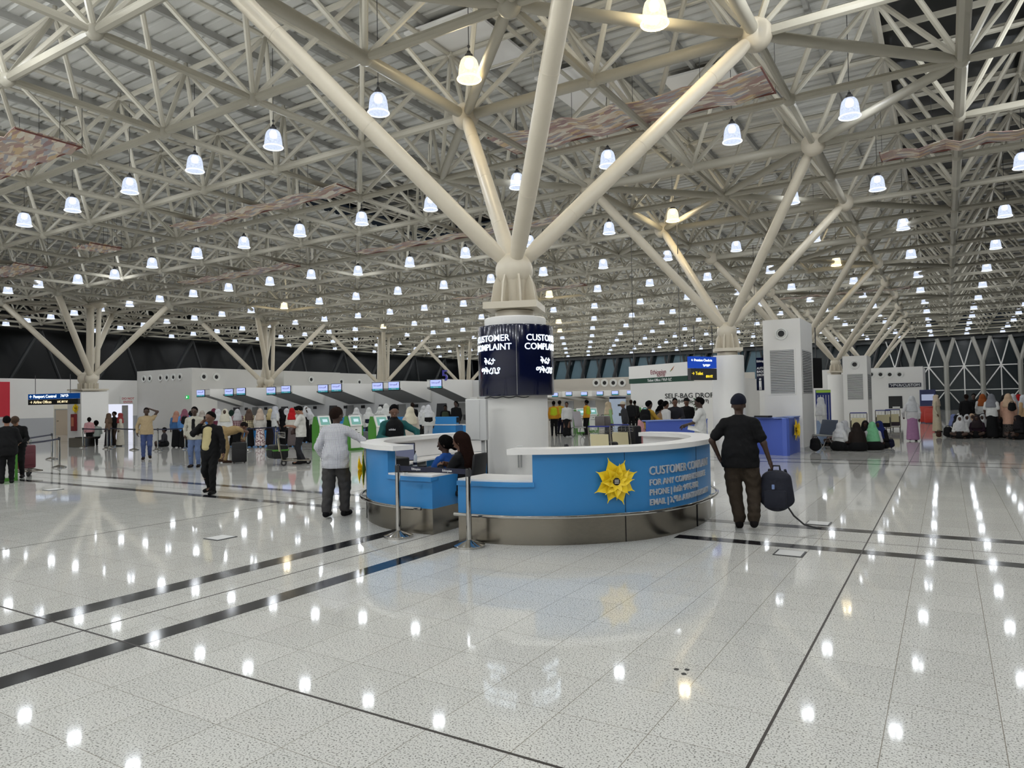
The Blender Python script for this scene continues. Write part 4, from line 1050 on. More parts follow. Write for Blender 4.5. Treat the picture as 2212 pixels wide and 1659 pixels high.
# --- heroes
x, y = G(726, 1116); fc = aim(726, -22); hh = 1.67
hand = (*D(777, 11.15), 1.19)
person('balding person in checked shirt and grey cargo trousers, hand on the ring desk', x, y, fc, hh, 'd', (M_check, 'long'), ((74, 72, 72), 'wide'), ('short', (52, 38, 32)), (16, 16, 18),
       Rw=loc_of(hand, x, y, fc, hh), Lw=(-.24, .12, .92), res=.011, hem=.78, fat=1.06, lean=7, hy=-25, feet={-1: (-.09, -.16, .11), 1: (.1, .12, .085)})
x, y = G(1603, 1140); fc = aim(1603, 0); hh = 1.73; MAN = (x, y, fc, hh)
hand = (*D(1667, 9.15), .73)
person('person in navy cap, black polo shirt and brown cargo trousers carrying a backpack', x, y, fc, hh, 'd', ((20, 20, 22), 'short'), ((66, 56, 46), 'wide'), ('cap', (20, 24, 40)), (22, 18, 18),
       Rw=loc_of(hand, x, y, fc, hh), Rh=(.5, -.6, 0), Lw=(-.27, .1, .92), Lh=(-1, -.35, .25), res=.011, hem=.80, fat=1.14, hy=-12, feet={-1: (-.03, .02, .085), 1: (.15, -.16, .13)}, lean=3)
x, y = G(456, 1066); fc = aim(456, 152); hh = 1.62
person('person in black trouser suit and cream blouse walking with a phone at the ear', x, y, fc, hh, 'm', (BLK, 'long'), ((18, 18, 20), 'trousers'), ('hair', (14, 12, 12)), (14, 14, 14),
       Rw=(.15, .12, 1.50), Rh=(.5, .35, -1), Lw=(-.34, .10, .86), Lh=(-1, -.3, 0), res=.012, hem=.72, fat=1.02, step=-.5, hy=-12)
P0 = bpy.data.objects[-1] if False else None
b = MB(); b.rbox((.1, .045, 1.5), (.012, .05, .09), .004); ph = b.build('mobile_phone', M_black); ph.location = (x, y, 0); ph.rotation_euler.z = R_(fc); tag(ph, 'dark mobile phone held to the ear of the person in the black suit', 'phone')
T = Sdf(.02); T.cap((0.03, .085, 1.0), (0.01, .08, 1.36), .09, .085, (1, 0, 0), 1.3)
bl = sdf_obj('blouse', [(T, .012)], fab((214, 200, 150)), None, hh/1.75); bl.parent = [o for o in bpy.data.objects if o.get('label', '').startswith('person in black trouser suit')][0]
x, y = G(317, 992); fc = aim(317, 178); hh = 1.75
person('person in tan sweater and blue jeans walking, one hand on the head', x, y, fc, hh, 'd', ((186, 164, 128), 'long'), ((70, 84, 128), 'trousers'), ('hair', (12, 10, 10)), (36, 24, 22), Lw=(-.1, .03, 1.72), Lh=(-1, .2, .3), Rw=(.28, .06, .9), res=.014, step=.35, hem=.84)
x, y = G(421, 1009); fc = aim(421, 165); hh = 1.74
r = person('person in open white shirt over black top and light blue jeans, behind the suited one', x, y, fc, hh, 'd', ((196, 192, 178), 'long'), ((104, 122, 160), 'trousers'), ('hair', (12, 10, 10)), (26, 20, 20), Rw=(.24, .08, .92), Lw=(-.2, .18, 1.02), res=.014, hem=.8)
T = Sdf(.02); T.cap((0, .1, .92), (0, .092, 1.36), .07, .06, (1, 0, 0), 1.0); sdf_obj('undershirt', [(T, .014)], fab((16, 16, 18)), r, hh/1.75)
x, y = G(482, 1000); fc = aim(482, -75)
person('person in tan tunic bending over a black suitcase', x, y, fc, 1.72, 'm', ((176, 150, 106), 'long'), ((172, 148, 106), 'trousers'), ('short', (40, 34, 32)), (60, 40, 30), lean=78, Rw=(.12, .62, .72), Lw=(-.12, .62, .72), Rh=(.3, -.2, 1), Lh=(-.3, -.2, 1), res=.016, hem=.72, ht=.1, step=.2)
x, y = G(651, 1003); fc = aim(651, 78); hh = 1.72
person('person in white T-shirt and dark trousers looking down behind a luggage trolley', x, y, fc, hh, 'l', ((228, 226, 220), 'short'), ((44, 44, 48), 'trousers'), ('hair', (16, 14, 14)), (24, 22, 24), Rw=(.12, .36, 1.16), Lw=(-.1, .36, 1.16), Rh=(.5, -.3, -1), Lh=(-.5, -.3, -1), res=.014, hem=.82, ht=35, step=.4)
x, y = D(850, 12.9); fc = aim(850, 186); hh = 1.69
r = person('person in black and teal track jacket leaning behind the left half of the ring desk', x, y, fc, hh, 'm', ((34, 92, 92), 'long'), (BLK, 'trousers'), ('hair', (12, 12, 16)), (20, 20, 20), Rw=(.12, .32, 1.12), Rh=(1, -.4, -.6), Lw=(-.42, .28, 1.06), Lh=(-1, -.2, 0), res=.012, fat=1.3, hem=.8, ht=12)
T = Sdf(.02); T.cap((0, .03, 1.05), (0, .035, 1.34), .18, .155, (1, 0, 0), 1.12); T.cap((0, .0, 1.36), (0, .0, 1.47), .12, .085); sdf_obj('chest_panel', [(T, .014)], fab((16, 17, 19)), r, hh/1.75)
text_on("adidas", .05, plane_fn((.06, .235, 1.24), (-1, 0, 0)), M_letterw, r, extrude=.002).name = 'chest_logo'
# seated staff in the ring desk
x, y = D(963, 10.3); office_chair((x, y), R_(aim(950, 55)), 'black swivel chair under the woman in blue')
person('person in bright blue jacket with tied hair, seated in the ring desk', x, y, aim(950, 52), 1.64, 'd', ((36, 86, 168), 'long'), (BLK, 'trousers'), ('bun', (14, 12, 12)), mode='chair', res=.012, lean=3, Rw=(.12, .34, .78), Lw=(-.12, .34, .78), hy=20)
x, y = D(999, 9.85); office_chair((x, y), R_(aim(999, 60)), 'black swivel chair under the long-haired woman')
person('person in black jacket with long brown hair, seated nearest the electrical cabinet', x, y, aim(999, 62), 1.70, 'm', (BLK, 'long'), (BLK, 'trousers'), ('long', (46, 26, 20)), mode='chair', res=.012, lean=4, Rw=(.12, .32, .82), Lw=(-.12, .32, .82), z=.02)

# --- luggage
def suitcase(loc, rz, d, m, label, soft=False, handle=True, z=0, tilt=0, trim_m=None, group=None, name='suitcase', pull=False):
    t = thing(name, label, name.replace('_', ' '), (*loc, z), rz, group); w, dp, h = d; wz = .04 if handle or pull else 0
    b = MB(); b.rbox((0, 0, wz+h/2), (w, dp, h), min(dp, w)*.16, rx=tilt); b.build('shell', m, t, True)
    b = MB(); b.rbox((0, -dp/2-.004, wz+h*.4), (w*.78, .03, h*.5), .012); b.build('front_pocket', m, t, True)
    if trim_m: b = MB(); b.rbox((0, 0, wz+h*.62), (w*1.02, dp*1.02, .05), .01); b.build('trim_band', trim_m, t, True)
    b = MB(); b.path([(-.07, 0, wz+h-.005), (-.07, 0, wz+h+.025), (.07, 0, wz+h+.025), (.07, 0, wz+h-.005)], .01, 6); b.build('carry_handle', M_black, t, True)
    if pull: b = MB(); b.path([(-.1, dp*.4, wz+h-.01), (-.1, dp*.4, wz+h+.38), (.1, dp*.4, wz+h+.38), (.1, dp*.4, wz+h-.01)], .009, 6); b.build('pull_handle', M_chrome, t, True)
    if wz:
        for sx in (-1, 1): b = MB(); b.tube((sx*w*.36-.015, dp*.2, .04), (sx*w*.36+.015, dp*.2, .04), .04, 12); b.build('wheel', M_black, t)
    return t
def backpack(loc, rz, h, m, label, z=0, tail=False, sc=1, group=None):
    t = thing('backpack', label, 'backpack', (*loc, z), rz, group); w = h*.66; dp = h*.4
    T = Sdf(.05); T.cap((0, 0, h*.28), (0, 0, h*.68), h*.2, h*.17, (1, 0, 0), 1.65); T.cap((0, -.06*sc, h*.2), (0, -.06*sc, h*.42), h*.15, h*.13, (1, 0, 0), 1.6, k=.02); T.cut((0, 0, .01), (0, 0, -1))
    sdf_obj('bag', [(T, max(.01, h*.03))], m, t, 1)
    b = MB(); b.rbox((0, -h*.2, h*.3), (w*.62, h*.09, h*.34), h*.03); b.build('front_pocket', m, t, True)
    b = MB()
    for s in (-1, 1): b.path([(s*w*.22, dp*.35, h*.84), (s*w*.3, dp*.75, h*.6), (s*w*.3, dp*.7, h*.3), (s*w*.26, dp*.4, h*.12)], .018*sc, 8)
    b.build('shoulder_straps', m, t, True)
    b = MB(); b.path([(-.05, 0, h*.84), (-.04, 0, h*.93), (.04, 0, h*.93), (.05, 0, h*.84)], .012, 8); b.build('grab_handle', M_black, t, True)
    if tail:
        b = MB(); b.path([(.1, .05, .12), (.2, .0, -.02), (.32, -.02, -.12), (.46, -.02, -.155), (.52, -.02, -.16)], .012, 6); b.build('loose_strap', M_black, t, True)
        b = MB(); b.rbox((-.02, -.155, h*.54), (.035, .015, .06), .006); b.build('name_tag', mat('tag_blue', (120, 140, 185), .3), t)
    return t
M_navybag = mat('navy_bag_fabric', (19, 22, 36), .8, var=.1, vs=20, bump=.5, bs=12)
M_blackbag = mat('black_bag_fabric', (17, 17, 19), .75, var=.1, vs=20, bump=.4, bs=14)
x, y = D(1671, 9.14); backpack((x, y), R_(aim(1671, -8)), .66, M_navybag, 'dark navy backpack held by the person in the navy cap, strap trailing', z=.2, tail=True)
x, y = G(517, 1001); suitcase((x, y), R_(aim(517, 5)), (.42, .26, .60), M_blackbag, 'black cabin suitcase under the hands of the bending person in tan', pull=False)
def trolley(loc, rz, label, w=.62, panel=True, group='luggage trolleys'):
    t = thing('luggage_trolley', label, 'trolley', (*loc, 0), rz, group)
    b = MB()
    for s in (-1, 1): b.path([(s*w/2, -.5, .14), (s*w/2, .28, .16), (s*w/2, .34, .5), (s*w/2, .42, .98)], .018, 8)
    b.tube((-w/2, -.48, .14), (w/2, -.48, .14), .018, 8); b.tube((-w/2, .27, .17), (w/2, .27, .17), .018, 8); b.tube((-w/2, .0, .15), (w/2, .0, .15), .014, 8); b.build('frame', M_inox, t, True)
    b = MB(); b.tube((-w/2, .43, 1.0), (w/2, .43, 1.0), .022, 10); b.build('push_bar', mat('trolley_blue', (34, 44, 120), .4), t, True)
    b = MB()
    for k in range(6): b.path([(-w/2+w*k/5, .39, .86), (-w/2+w*k/5, .2, .8), (-w/2+w*k/5, .2, .94)], .005, 5)
    for z in (.8, .87, .94): b.tube((-w/2, .2, z), (w/2, .2, z), .005, 5); b.tube((-w/2, .39, z+.03), (-w/2, .2, z), .005, 5); b.tube((w/2, .39, z+.03), (w/2, .2, z), .005, 5)
    b.build('wire_basket', M_chrome, t)
    if panel: b = MB(); b.rbox((0, .385, .6), (w*.84, .02, .38), .006, rx=-.12); b.build('advert_panel', mat('cream_panel', (206, 196, 158), .5), t)
    for c in ((-w/2+.02, .24), (w/2-.02, .24), (0, -.44)): b = MB(); b.tube((c[0]-.02, c[1], .085), (c[0]+.02, c[1], .085), .085, 16); o = b.build('wheel', M_black, t, True); b = MB(); b.tube((c[0]-.023, c[1], .085), (c[0]+.023, c[1], .085), .04, 10); b.build('hub', M_chrome, o, True)
    return t
x, y = G(632, 1004); f = aim(632, -80); trolley((x, y), R_(f+180-10), 'luggage trolley pushed by the person in white T-shirt, with the green-edged bag')
x, y = G(600, 1004); suitcase((x, y), R_(f+10), (.62, .46, .4), M_blackbag, 'black holdall with lime green edging on the trolley of the person in white T-shirt', handle=False, z=.19, trim_m=M_green)
x, y = G(636, 1003); backpack((x, y), R_(f), .26, mat('brown_bag', (58, 40, 36), .8), 'small brown bag in the basket of the trolley with the green-edged bag', z=.86)

# --- near island of check-in desks
isl = thing('check_in_island', 'long white check-in wall with sloping grey canopies behind the queue', 'check-in island')
b = MB(); b.bb((-39.5, 28.3, 0), (-17.0, 28.5, 2.82)); b.build('back_wall', mat('check_in_wall', (196, 195, 193), .5, var=.03, vs=2), isl)
b = MB(); b.bb((-39.5, 28.5, 2.4), (-17.0, 31, 2.8)); b.build('roof_slab', M_white, isl)
edges = [(-37.0, .6), (-33.86, 1.9), (-29.9, 1.9), (-26.15, 1.9), (-22.29, 1.9), (-19.75, .95)]
for k, (xr, w) in enumerate(edges):
    b = MB(); x0 = xr-w; xr2 = xr+ (1.25 if k < 5 else 1.6)
    # sloping soffit
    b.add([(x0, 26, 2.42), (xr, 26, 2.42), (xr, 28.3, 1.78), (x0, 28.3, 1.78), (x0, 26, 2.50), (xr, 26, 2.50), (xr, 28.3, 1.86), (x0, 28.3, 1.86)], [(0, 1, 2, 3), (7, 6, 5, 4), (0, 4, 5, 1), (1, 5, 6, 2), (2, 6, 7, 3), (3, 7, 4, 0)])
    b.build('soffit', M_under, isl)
    b = MB(); b.add([(xr, 26, 2.42), (xr, 28.3, 1.78), (xr, 28.3, 2.82), (xr, 26, 2.82), (xr+.05, 26, 2.42), (xr+.05, 28.3, 1.78), (xr+.05, 28.3, 2.82), (xr+.05, 26, 2.82)], [(0, 3, 2, 1), (4, 5, 6, 7), (0, 1, 5, 4), (3, 7, 6, 2), (0, 4, 7, 3), (1, 2, 6, 5)])
    b.add([(x0, 26, 2.50), (xr, 26, 2.50), (xr, 26, 2.82), (x0, 26, 2.82), (x0, 26.05, 2.5), (xr, 26.05, 2.5), (xr, 26.05, 2.82), (x0, 26.05, 2.82)], [(0, 1, 2, 3), (4, 7, 6, 5), (0, 4, 5, 1), (3, 2, 6, 7), (0, 3, 7, 4), (1, 5, 6, 2)])
    b.bb((x0, 26, 2.8), (xr, 28.4, 2.84)); b.build('fascia', M_white, isl)
for k, x0 in enumerate((-37.6, -35.8, -33.2, -31.6, -29.2, -27.9, -25.5, -24.2, -21.6, -20.4)):
    b = MB(); tp = .25 if k % 2 else .0; b.add([(x0-.5, 28.28, 0), (x0+.5, 28.28, 0), (x0+.3-tp*.2, 28.28, 1.72), (x0-.3, 28.28, 1.72)], [(0, 1, 2, 3)]); b.build('doorway', M_dkgrey if not k % 2 else M_under, isl)
    b = MB(); b.rbox((x0+.95, 28.27, 1.62), (.26, .03, .16), .005); b.build('counter_number_sign', M_black, isl)
b = MB()
for q in range(5): x = -35.5+q*3.8; b.bb((x, 28.1, 1.9), (x+1.0, 28.3, 2.0))
b.build('camera_housing', M_white, isl)
def desk(x, y, label, w=1.35):
    t = thing('check_in_desk', label, 'desk', (x, y, 0), group='blue check-in desks of the near island')
    b = MB(); b.rbox((0, 0, .36), (w, .7, .72), .01); b.build('body', M_blue, t)
    b = MB(); b.rbox((0, .0, .74), (w+.04, .74, .035), .008); b.build('top', M_slab, t)
    b = MB(); b.rbox((-.1, .2, .93), (w*.75, .22, .34), .01); b.build('riser', M_blue, t)
    b = MB(); b.rbox((w*.3, .15, .95), (.34, .03, .24), .006); b.build('monitor', M_black, t)
    return t
for k, x in enumerate((-36.6, -34.6, -32.6, -30.6, -28.6, -26.6, -24.6, -22.6)):
    desk(x, 26.6, 'blue check-in desk, %s from the left along the near island' % ordn(k))
desk(-19.55, 25.9, 'blue check-in desk just left of the electrical cabinet', 1.6); desk(-17.4, 25.9, 'blue check-in desk partly hidden by the electrical cabinet', 1.9)
M_scr = emis('flight_screen', (178, 190, 250), 1.0); M_scr2 = emis('flight_screen_footer', (70, 150, 160), .8)
def screen(x, y, z, w, h, label, rz=0, tilt=0, text=True, grp='airline screens above the near check-in desks'):
    t = thing('hanging_screen', label, 'screen', (x, y, z), rz, grp)
    b = MB(); b.rbox((0, .03, 0), (w, .06, h), .008); b.build('casing', M_black, t)
    b = MB(); b.bb((-w*.46, -.004, -h*.2), (w*.46, -.001, h*.45)); b.build('display', M_scr, t)
    b = MB(); b.bb((-w*.46, -.004, -h*.4), (w*.46, -.001, -h*.2)); b.build('display_footer', M_scr2, t)
    if text:
        text_on('Ethiopian', w*.18, plane_fn((-.02*w, -.006, h*.08), (1, 0, 0)), mat('purple_ink', (84, 50, 130), .6), t, extrude=.001)
        b = MB(); b.add([(w*.2, -.007, h*.2), (w*.36, -.007, h*.38), (w*.28, -.007, h*.2)], [(0, 1, 2)]); b.build('tail_logo', mat('logo_purple', (84, 50, 130), .6), t)
        text_on('Economy', w*.1, plane_fn((0, -.006, -h*.34), (1, 0, 0)), M_letterw, t, extrude=.001)
    return t
for k, px in enumerate((435, 496, 522, 587, 619, 699, 728, 817, 852, 943)):
    py = (850, 848, 846, 845, 842, 840, 838, 836, 834, 830)[k]; p = Yp(px, py, 25.95)
    screen(p[0], 25.9, p[2], .62, .44, 'airline screen, %s from the left above the near check-in desks' % ordn(k), rz=R_(12))
p = Yp(961, 810, 26.1)
fv = thing('number_sign', 'large purple number five standing above the last check-in screen', 'sign', (p[0], p[1], p[2]-.27))
text_on('5', .72, plane_fn((0, 0, 0), (1, .25, 0)), mat('purple_plastic', (52, 44, 150), .4), fv, 'digit', extrude=.05)
b = MB(); b.tube((0, 0, -.3), (0, 0, .03), .02, 6); b.build('stem', M_dkgrey, fv)

# --- far island
fi = thing('check_in_island', 'far pale check-in wall with small screens right of the near pillar', 'check-in island')
b = MB(); b.bb((-34, 53, 0), (-14, 53.2, 2.6)); b.bb((-34, 53.2, 2.5), (-14, 56, 2.62)); b.build('back_wall', mat('far_wall', (186, 180, 170), .5), fi)
b = MB(); b.bb((-44, 58, 0), (-13, 58.3, 3.75)); b.build('upper_wall', mat('far_wall_upper', (192, 186, 176), .5), fi)
for k in range(8):
    x = -29.5+k*1.65; b = MB(); b.add([(x, 50.2, 2.05), (x+.9, 50.2, 2.05), (x+1.3, 53, 1.72), (x+.4, 53, 1.72)], [(0, 1, 2, 3)]); b.bb((x, 50.2, 2.06), (x+.95, 53, 2.5)); b.build('canopy', M_white, fi)
for px in (1288, 1306, 1325, 1344):
    p = Yp(px, 827, 58); b = MB(); b2 = MB(); porthole(b, b2, p, .36, 'y'); o = b.build('porthole', M_whitep, fi, True); b2.build('porthole_opening', M_black, o)
b = MB()
for x in (-27.5, -25.5, -21.5, -18.5): b.bb((x, 52.97, 0), (x+.9, 53, 1.75))
b.build('doorways', M_greyw, fi)
for k, (px, py) in enumerate(((1197, 853), (1227, 851), (1260, 851), (1294, 850), (1327, 849), (1360, 848))):
    p = Yp(px, py, 50); screen(p[0], 50.13, p[2], .56, .34, 'small far screen, %s from the near pillar' % ordn(k), rz=0, text=False, grp='airline screens of the far island')

# --- ticket office box, signs and wall behind pillar two
b = MB(); b.bb((-14.6, 36, 0), (-8.2, 36.3, 2.62)); b.bb((-8.2, 30.5, 0), (-7.9, 36.3, 2.62)) ; o = b.build('partition_wall', M_white); tag(o, 'white wall lettered SELF-BAG DROP behind the right blue desk', 'wall'); bagw = o
p = Yp(1484, 857, 35.98); text_on('SELF-BAG DROP', .36, plane_fn((p[0]+.1, 35.98, p[2]-.06), (1, 0, 0)), M_black, bagw, extrude=.01)
p = Yp(1484, 870, 35.98); text_on('አውቶማቲክ የሻንጣ', .30, plane_fn((p[0]+.1, 35.98, p[2]-.06), (1, 0, 0)), M_black, bagw, extrude=.01)
a = D(1359, 26.8); c = D(1485, 24.0); zt, zb = 2.97, 2.32; u = Vector((c[0]-a[0], c[1]-a[1], 0)); Lw = u.length; u.normalize(); n = u.cross(Vector((0, 0, 1)))
ts = thing('ticket_office_sign', 'white and green ticket office sign hanging left of the second pillar', 'sign', (0, 0, 0))
mid = Vector(((a[0]+c[0])/2, (a[1]+c[1])/2, 0)); ang = math.atan2(u.y, u.x)
b = MB(); b.box(mid-n*.15+Vector((0, 0, (zt+zb)/2+.09)), (Lw, .3, zt-zb-.18), rz=ang); b.build('white_panel', M_white, ts)
b = MB(); b.box(mid-n*.15+Vector((0, 0, zb+.09)), (Lw, .304, .18), rz=ang); b.build('green_panel', mat('dark_green', (14, 60, 44), .4), ts)
text_on('Ethiopian', .23, plane_fn(mid+n*.004+u*.1+Vector((0, 0, 2.62)), u), mat('maroon_ink', (120, 24, 50), .5), ts, extrude=.004)
text_on('የኢትዮጵያ', .13, plane_fn(mid+n*.004+u*.25+Vector((0, 0, 2.52)), u), mat('maroon_ink', (120, 24, 50), .5), ts, extrude=.004)
text_on('Ticket Office / ትኬት ቢሮ', .135, plane_fn(mid+n*.006+u*.15+Vector((0, 0, zb+.04)), u), M_letterw, ts, extrude=.004)
for k, cm in enumerate(((60, 110, 60), (230, 190, 40), (190, 40, 40))):
    b = MB(); q = mid+n*.008+u*(.72+k*.03)+Vector((0, 0, 2.68+k*.02)); b.add([q, q+u*.2+Vector((0, 0, .16)), q+u*.07+Vector((0, 0, .01))], [(0, 1, 2)]); b.build('tail_feather', mat('feather_%d' % k, cm, .5), ts)
for t in (.1, .9): q = Vector((*a, 0)).lerp(Vector((*c, 0)), t); b = MB(); b.tube((q.x, q.y, zt), (q.x, q.y, 7.9), .012, 5); b.build('suspension_wire', M_dkgrey, ts)
def sign2(pa, pb, za, zb_, rows, label, dbl=.12, name='direction_sign'):
    a = Vector((*pa, 0)); c = Vector((*pb, 0)); u = c-a; L = u.length; u.normalize(); n = u.cross(Vector((0, 0, 1))); t = thing(name, label, 'sign'); mid = (a+c)/2; H = (za-zb_)/len(rows); ang = math.atan2(u.y, u.x)
    for k, (m_, txts) in enumerate(rows):
        b = MB(); b.box(mid-n*dbl/2+Vector((0, 0, za-H*(k+.5))), (L, dbl, H*.97), rz=ang); b.build('panel', m_, t)
        for s, txt, off, dz, tm in txts: text_on(txt, s, plane_fn(a+u*off+n*.004+Vector((0, 0, za-H*(k+.5)+dz)), u), tm, t, extrude=.003, align='LEFT')
    for q in (.15, .85): pt = a.lerp(c, q); b = MB(); b.tube((pt.x, pt.y, za), (pt.x, pt.y, za+.9), .015, 6); b.build('bracket', M_dkgrey, t)
    return t
M_sblue = emis('lit_blue', (36, 74, 178), .8); M_yl = emis('lit_yellow', (250, 220, 60), 1.2)
sign2(D(1493, 20.2), D(1549, 20.8), 2.93, 2.24, [(M_sblue, [(.1, '← Premium Check-in', .02, .03, M_lit_white), (.09, 'ፕሪሚየም', .5, -.12, M_lit_white)]), (M_dkgrey, [(.13, '→ Toilet', .03, -.02, M_yl), (.1, 'መጸዳጃ', .62, -.1, M_yl)])], 'blue and black sign for Premium Check-in and Toilet by the second pillar')
sign2(D(60, 34), D(168, 33.2), 2.55, 2.02, [(emis('lit_navy', (18, 60, 120), .8), [(.2, '← Passport Control', .08, -.06, M_lit_white), (.16, 'ፓስፖርት', 1.98, -.04, M_lit_white)]), (M_black, [(.19, '→ Airline Offices', .1, -.06, emis('lit_amber', (240, 224, 180), 1.2)), (.14, 'አየር መንገድ', 1.78, -.05, emis('lit_amber', (240, 224, 180), 1.2))])], 'blue and black sign for Passport Control and Airline Offices by the far left pillar')
# red hanging on the left wall
b = MB(); b.bb((-53.99, 15, 1.4), (-53.9, 22.7, 3.75)); tag(b.build('red_banner', M_red), 'tall red panel on the left wall cut by the view edge', 'banner')
# small things on the left wall
b = MB(); b.bb((-53.98, 30.2, 2.2), (-53.94, 31.4, 2.75)); o = b.build('no_entry_sign', M_whitep); tag(o, 'white sign with red lettering above the lit doorway', 'sign')
text_on('DO NOT', .24, plane_fn((-53.93, 30.8, 2.5), (0, 1, 0)), M_red, o, extrude=.004); text_on('ENTER', .24, plane_fn((-53.93, 30.8, 2.24), (0, 1, 0)), M_red, o, extrude=.004)
p = Yp(404, 858, 31.5); b = MB(); b.bb((p[0]-.16, 31.5, p[2]-.12), (p[0]+.16, 31.56, p[2]+.12)); o = b.build('exit_sign', emis('exit_green', (30, 150, 70), 1.5)); tag(o, 'small green lit exit sign on the white block', 'sign')
b = MB(); b.add([(p[0]-.06, 31.49, p[2]-.07), (p[0]+.08, 31.49, p[2]), (p[0]-.06, 31.49, p[2]+.07)], [(0, 1, 2)]); b.build('arrow', M_lit_white, o)
x0, y0_ = nx(-12), ny(4)-.76
eb = tag(empty('fire_extinguisher_cabinet', (x0+.12, y0_-.08, .75)), 'red fire cabinet on the far left twin pillar below the flower', 'cabinet')
b = MB(); b.rbox((0, 0, .3), (.42, .14, .95), .01); b.build('cabinet_box', mat('dark_red', (120, 20, 26), .4), eb); b = MB(); b.rbox((0, -.075, .34), (.26, .01, .5), .004); b.build('glass_panel', mat('orange_label', (200, 120, 90), .4), eb)
dc = thing('dome_camera', 'white dome camera on an arm beside the far left twin pillar', 'camera', (x0+.55, y0_-.3, 2.3)); b = MB(); b.path([(-.35, .05, .12), (-.2, 0, .28), (0, 0, .22)], .02, 6); b.build('arm', M_white, dc); b = MB(); b.ball((0, 0, .05), .13, 12, 8); b.build('housing', M_whitep, dc, True); b = MB(); b.ball((0, 0, -.03), .1, 12, 8); b.build('dome', M_black, dc, True)
sb = thing('steel_bench_box', 'low steel box beside the far left twin pillar', 'box', (*D(176, 33.2), 0), R_(20)); b = MB(); b.rbox((0, 0, .22), (.9, .6, .44), .02); b.build('body', M_inox, sb); b = MB(); b.rbox((.1, 0, .455), (.6, .4, .03), .01); b.build('lid', M_black, sb)

# --- kiosks
def kiosk(loc, rz, label, grp='white and green self-service kiosks'):
    t = thing('self_service_kiosk', label, 'kiosk', (*loc, 0), rz, grp)
    b = MB()
    for s in (-1, 1):
        pr = [(.28, 0), (.28, .95), (.12, 1.3), (-.0, 1.3), (-.22, .92), (-.24, 0)]; n = len(pr)
        vs = [(s*.27+q*.03, y, z) for q in (-1, 1) for y, z in pr]
        b.add(vs, [tuple(range(n)), tuple(range(2*n-1, n-1, -1))]+[(i, n+i, n+(i+1) % n, (i+1) % n) for i in range(n)])
    b.build('side_panel', M_green, t)
    b = MB(); b.rbox((0, 0, .5), (.5, .44, .84), .01); b.build('body', M_whitep, t)
    b = MB(); b.rbox((0, 0, .04), (.56, .5, .08), .005); b.build('plinth', M_green, t)
    b = MB(); b.rbox((0, -.17, 1.12), (.5, .05, .44), .01, rx=R_(-25)); o = b.build('screen_bezel', M_whitep, t)
    b = MB(); b.rbox((0, -.199, 1.125), (.38, .012, .32), .003, rx=R_(-25)); b.build('screen', emis('kiosk_screen', (120, 170, 160), .8), o)
    b = MB(); b.box((0, -.215, 1.14), (.2, .006, .12), rx=R_(-25)); b.build('screen_map', emis('kiosk_map', (200, 225, 235), .9), o)
    b = MB(); b.rbox((0, -.225, .78), (.07, .02, .03), .004); b.rbox((0, -.223, .66), (.3, .012, .014), .002); b.build('card_slot', M_black, t)
    b = MB(); b.path([(-.18, -.05, 1.3), (-.18, -.02, 1.36), (.18, -.02, 1.36), (.18, -.05, 1.3)], .012, 6); b.build('top_rail', M_grey, t)
    return t
kiosk(G(697, 972), R_(aim(697, 28)), 'self-service kiosk right behind the person in white T-shirt')
kiosk(D(762, 27.0), R_(aim(762, 28)), 'self-service kiosk just right of the balding person')
kiosk(D(818, 25.0), R_(aim(818, 28)), 'self-service kiosk behind the teal jacket person')
kiosk(D(-2, 17.4), R_(aim(10, 24)), 'self-service kiosk behind the person in the black coat at the left edge')
kiosk(D(1252, 37), R_(aim(1252, 20)), 'far green kiosk beside the vested workers')
kiosk(D(1277, 39), R_(aim(1277, 20)), 'farther green kiosk right of the wheelchair')
kiosk(D(1392, 38), R_(aim(1392, 20)), 'far kiosk left of the right blue desk')

# --- blue desks and towers on the right
def poly_desk(pts, label, h=1.08, back=.6, top=True):
    t = thing('information_desk', label, 'desk', group='royal blue desks at the second pillar'); vs = [Vector((*p, 0)) for p in pts]
    b = MB(); bt = MB()
    for a, c in zip(vs, vs[1:]):
        u = (c-a).normalized(); n = Vector((u.y, -u.x, 0)); q = [a, c, c-n*.12, a-n*.12]; b.prism([(p.x, p.y) for p in q], 0, h)
        q = [a+n*.03, c+n*.03, c-n*.35, a-n*.35]; bt.prism([(p.x, p.y) for p in q], h, h+.03)
    b.build('front_panel', M_blue2, t); bt.build('counter_top', mat('blue_edge_top', (120, 140, 200), .4), t); return t
poly_desk([(-7.25, 19.1), (-6.0, 21.0-.35)], 'royal blue desk left of the second pillar with people leaning on it')
rdsk = poly_desk([(-5.6, 22.45), (-4.85, 21.94), (-3.95, 21.48), (-3.9, 23.3)], 'royal blue desk in front of the big louvred tower, with a yellow flower')
flower((-3.9, 22.4, .72), (1, 0, 0), .36, 'yellow flower on the royal blue desk before the louvred tower', detail=False)
kb = thing('desk_printer', 'low black device on the royal blue desk by the tower', 'device', (-4.62, 21.62, 1.11), R_(-25)); b = MB(); b.rbox((0, 0, .03), (.5, .2, .05), .01); b.build('body', M_black, kb)
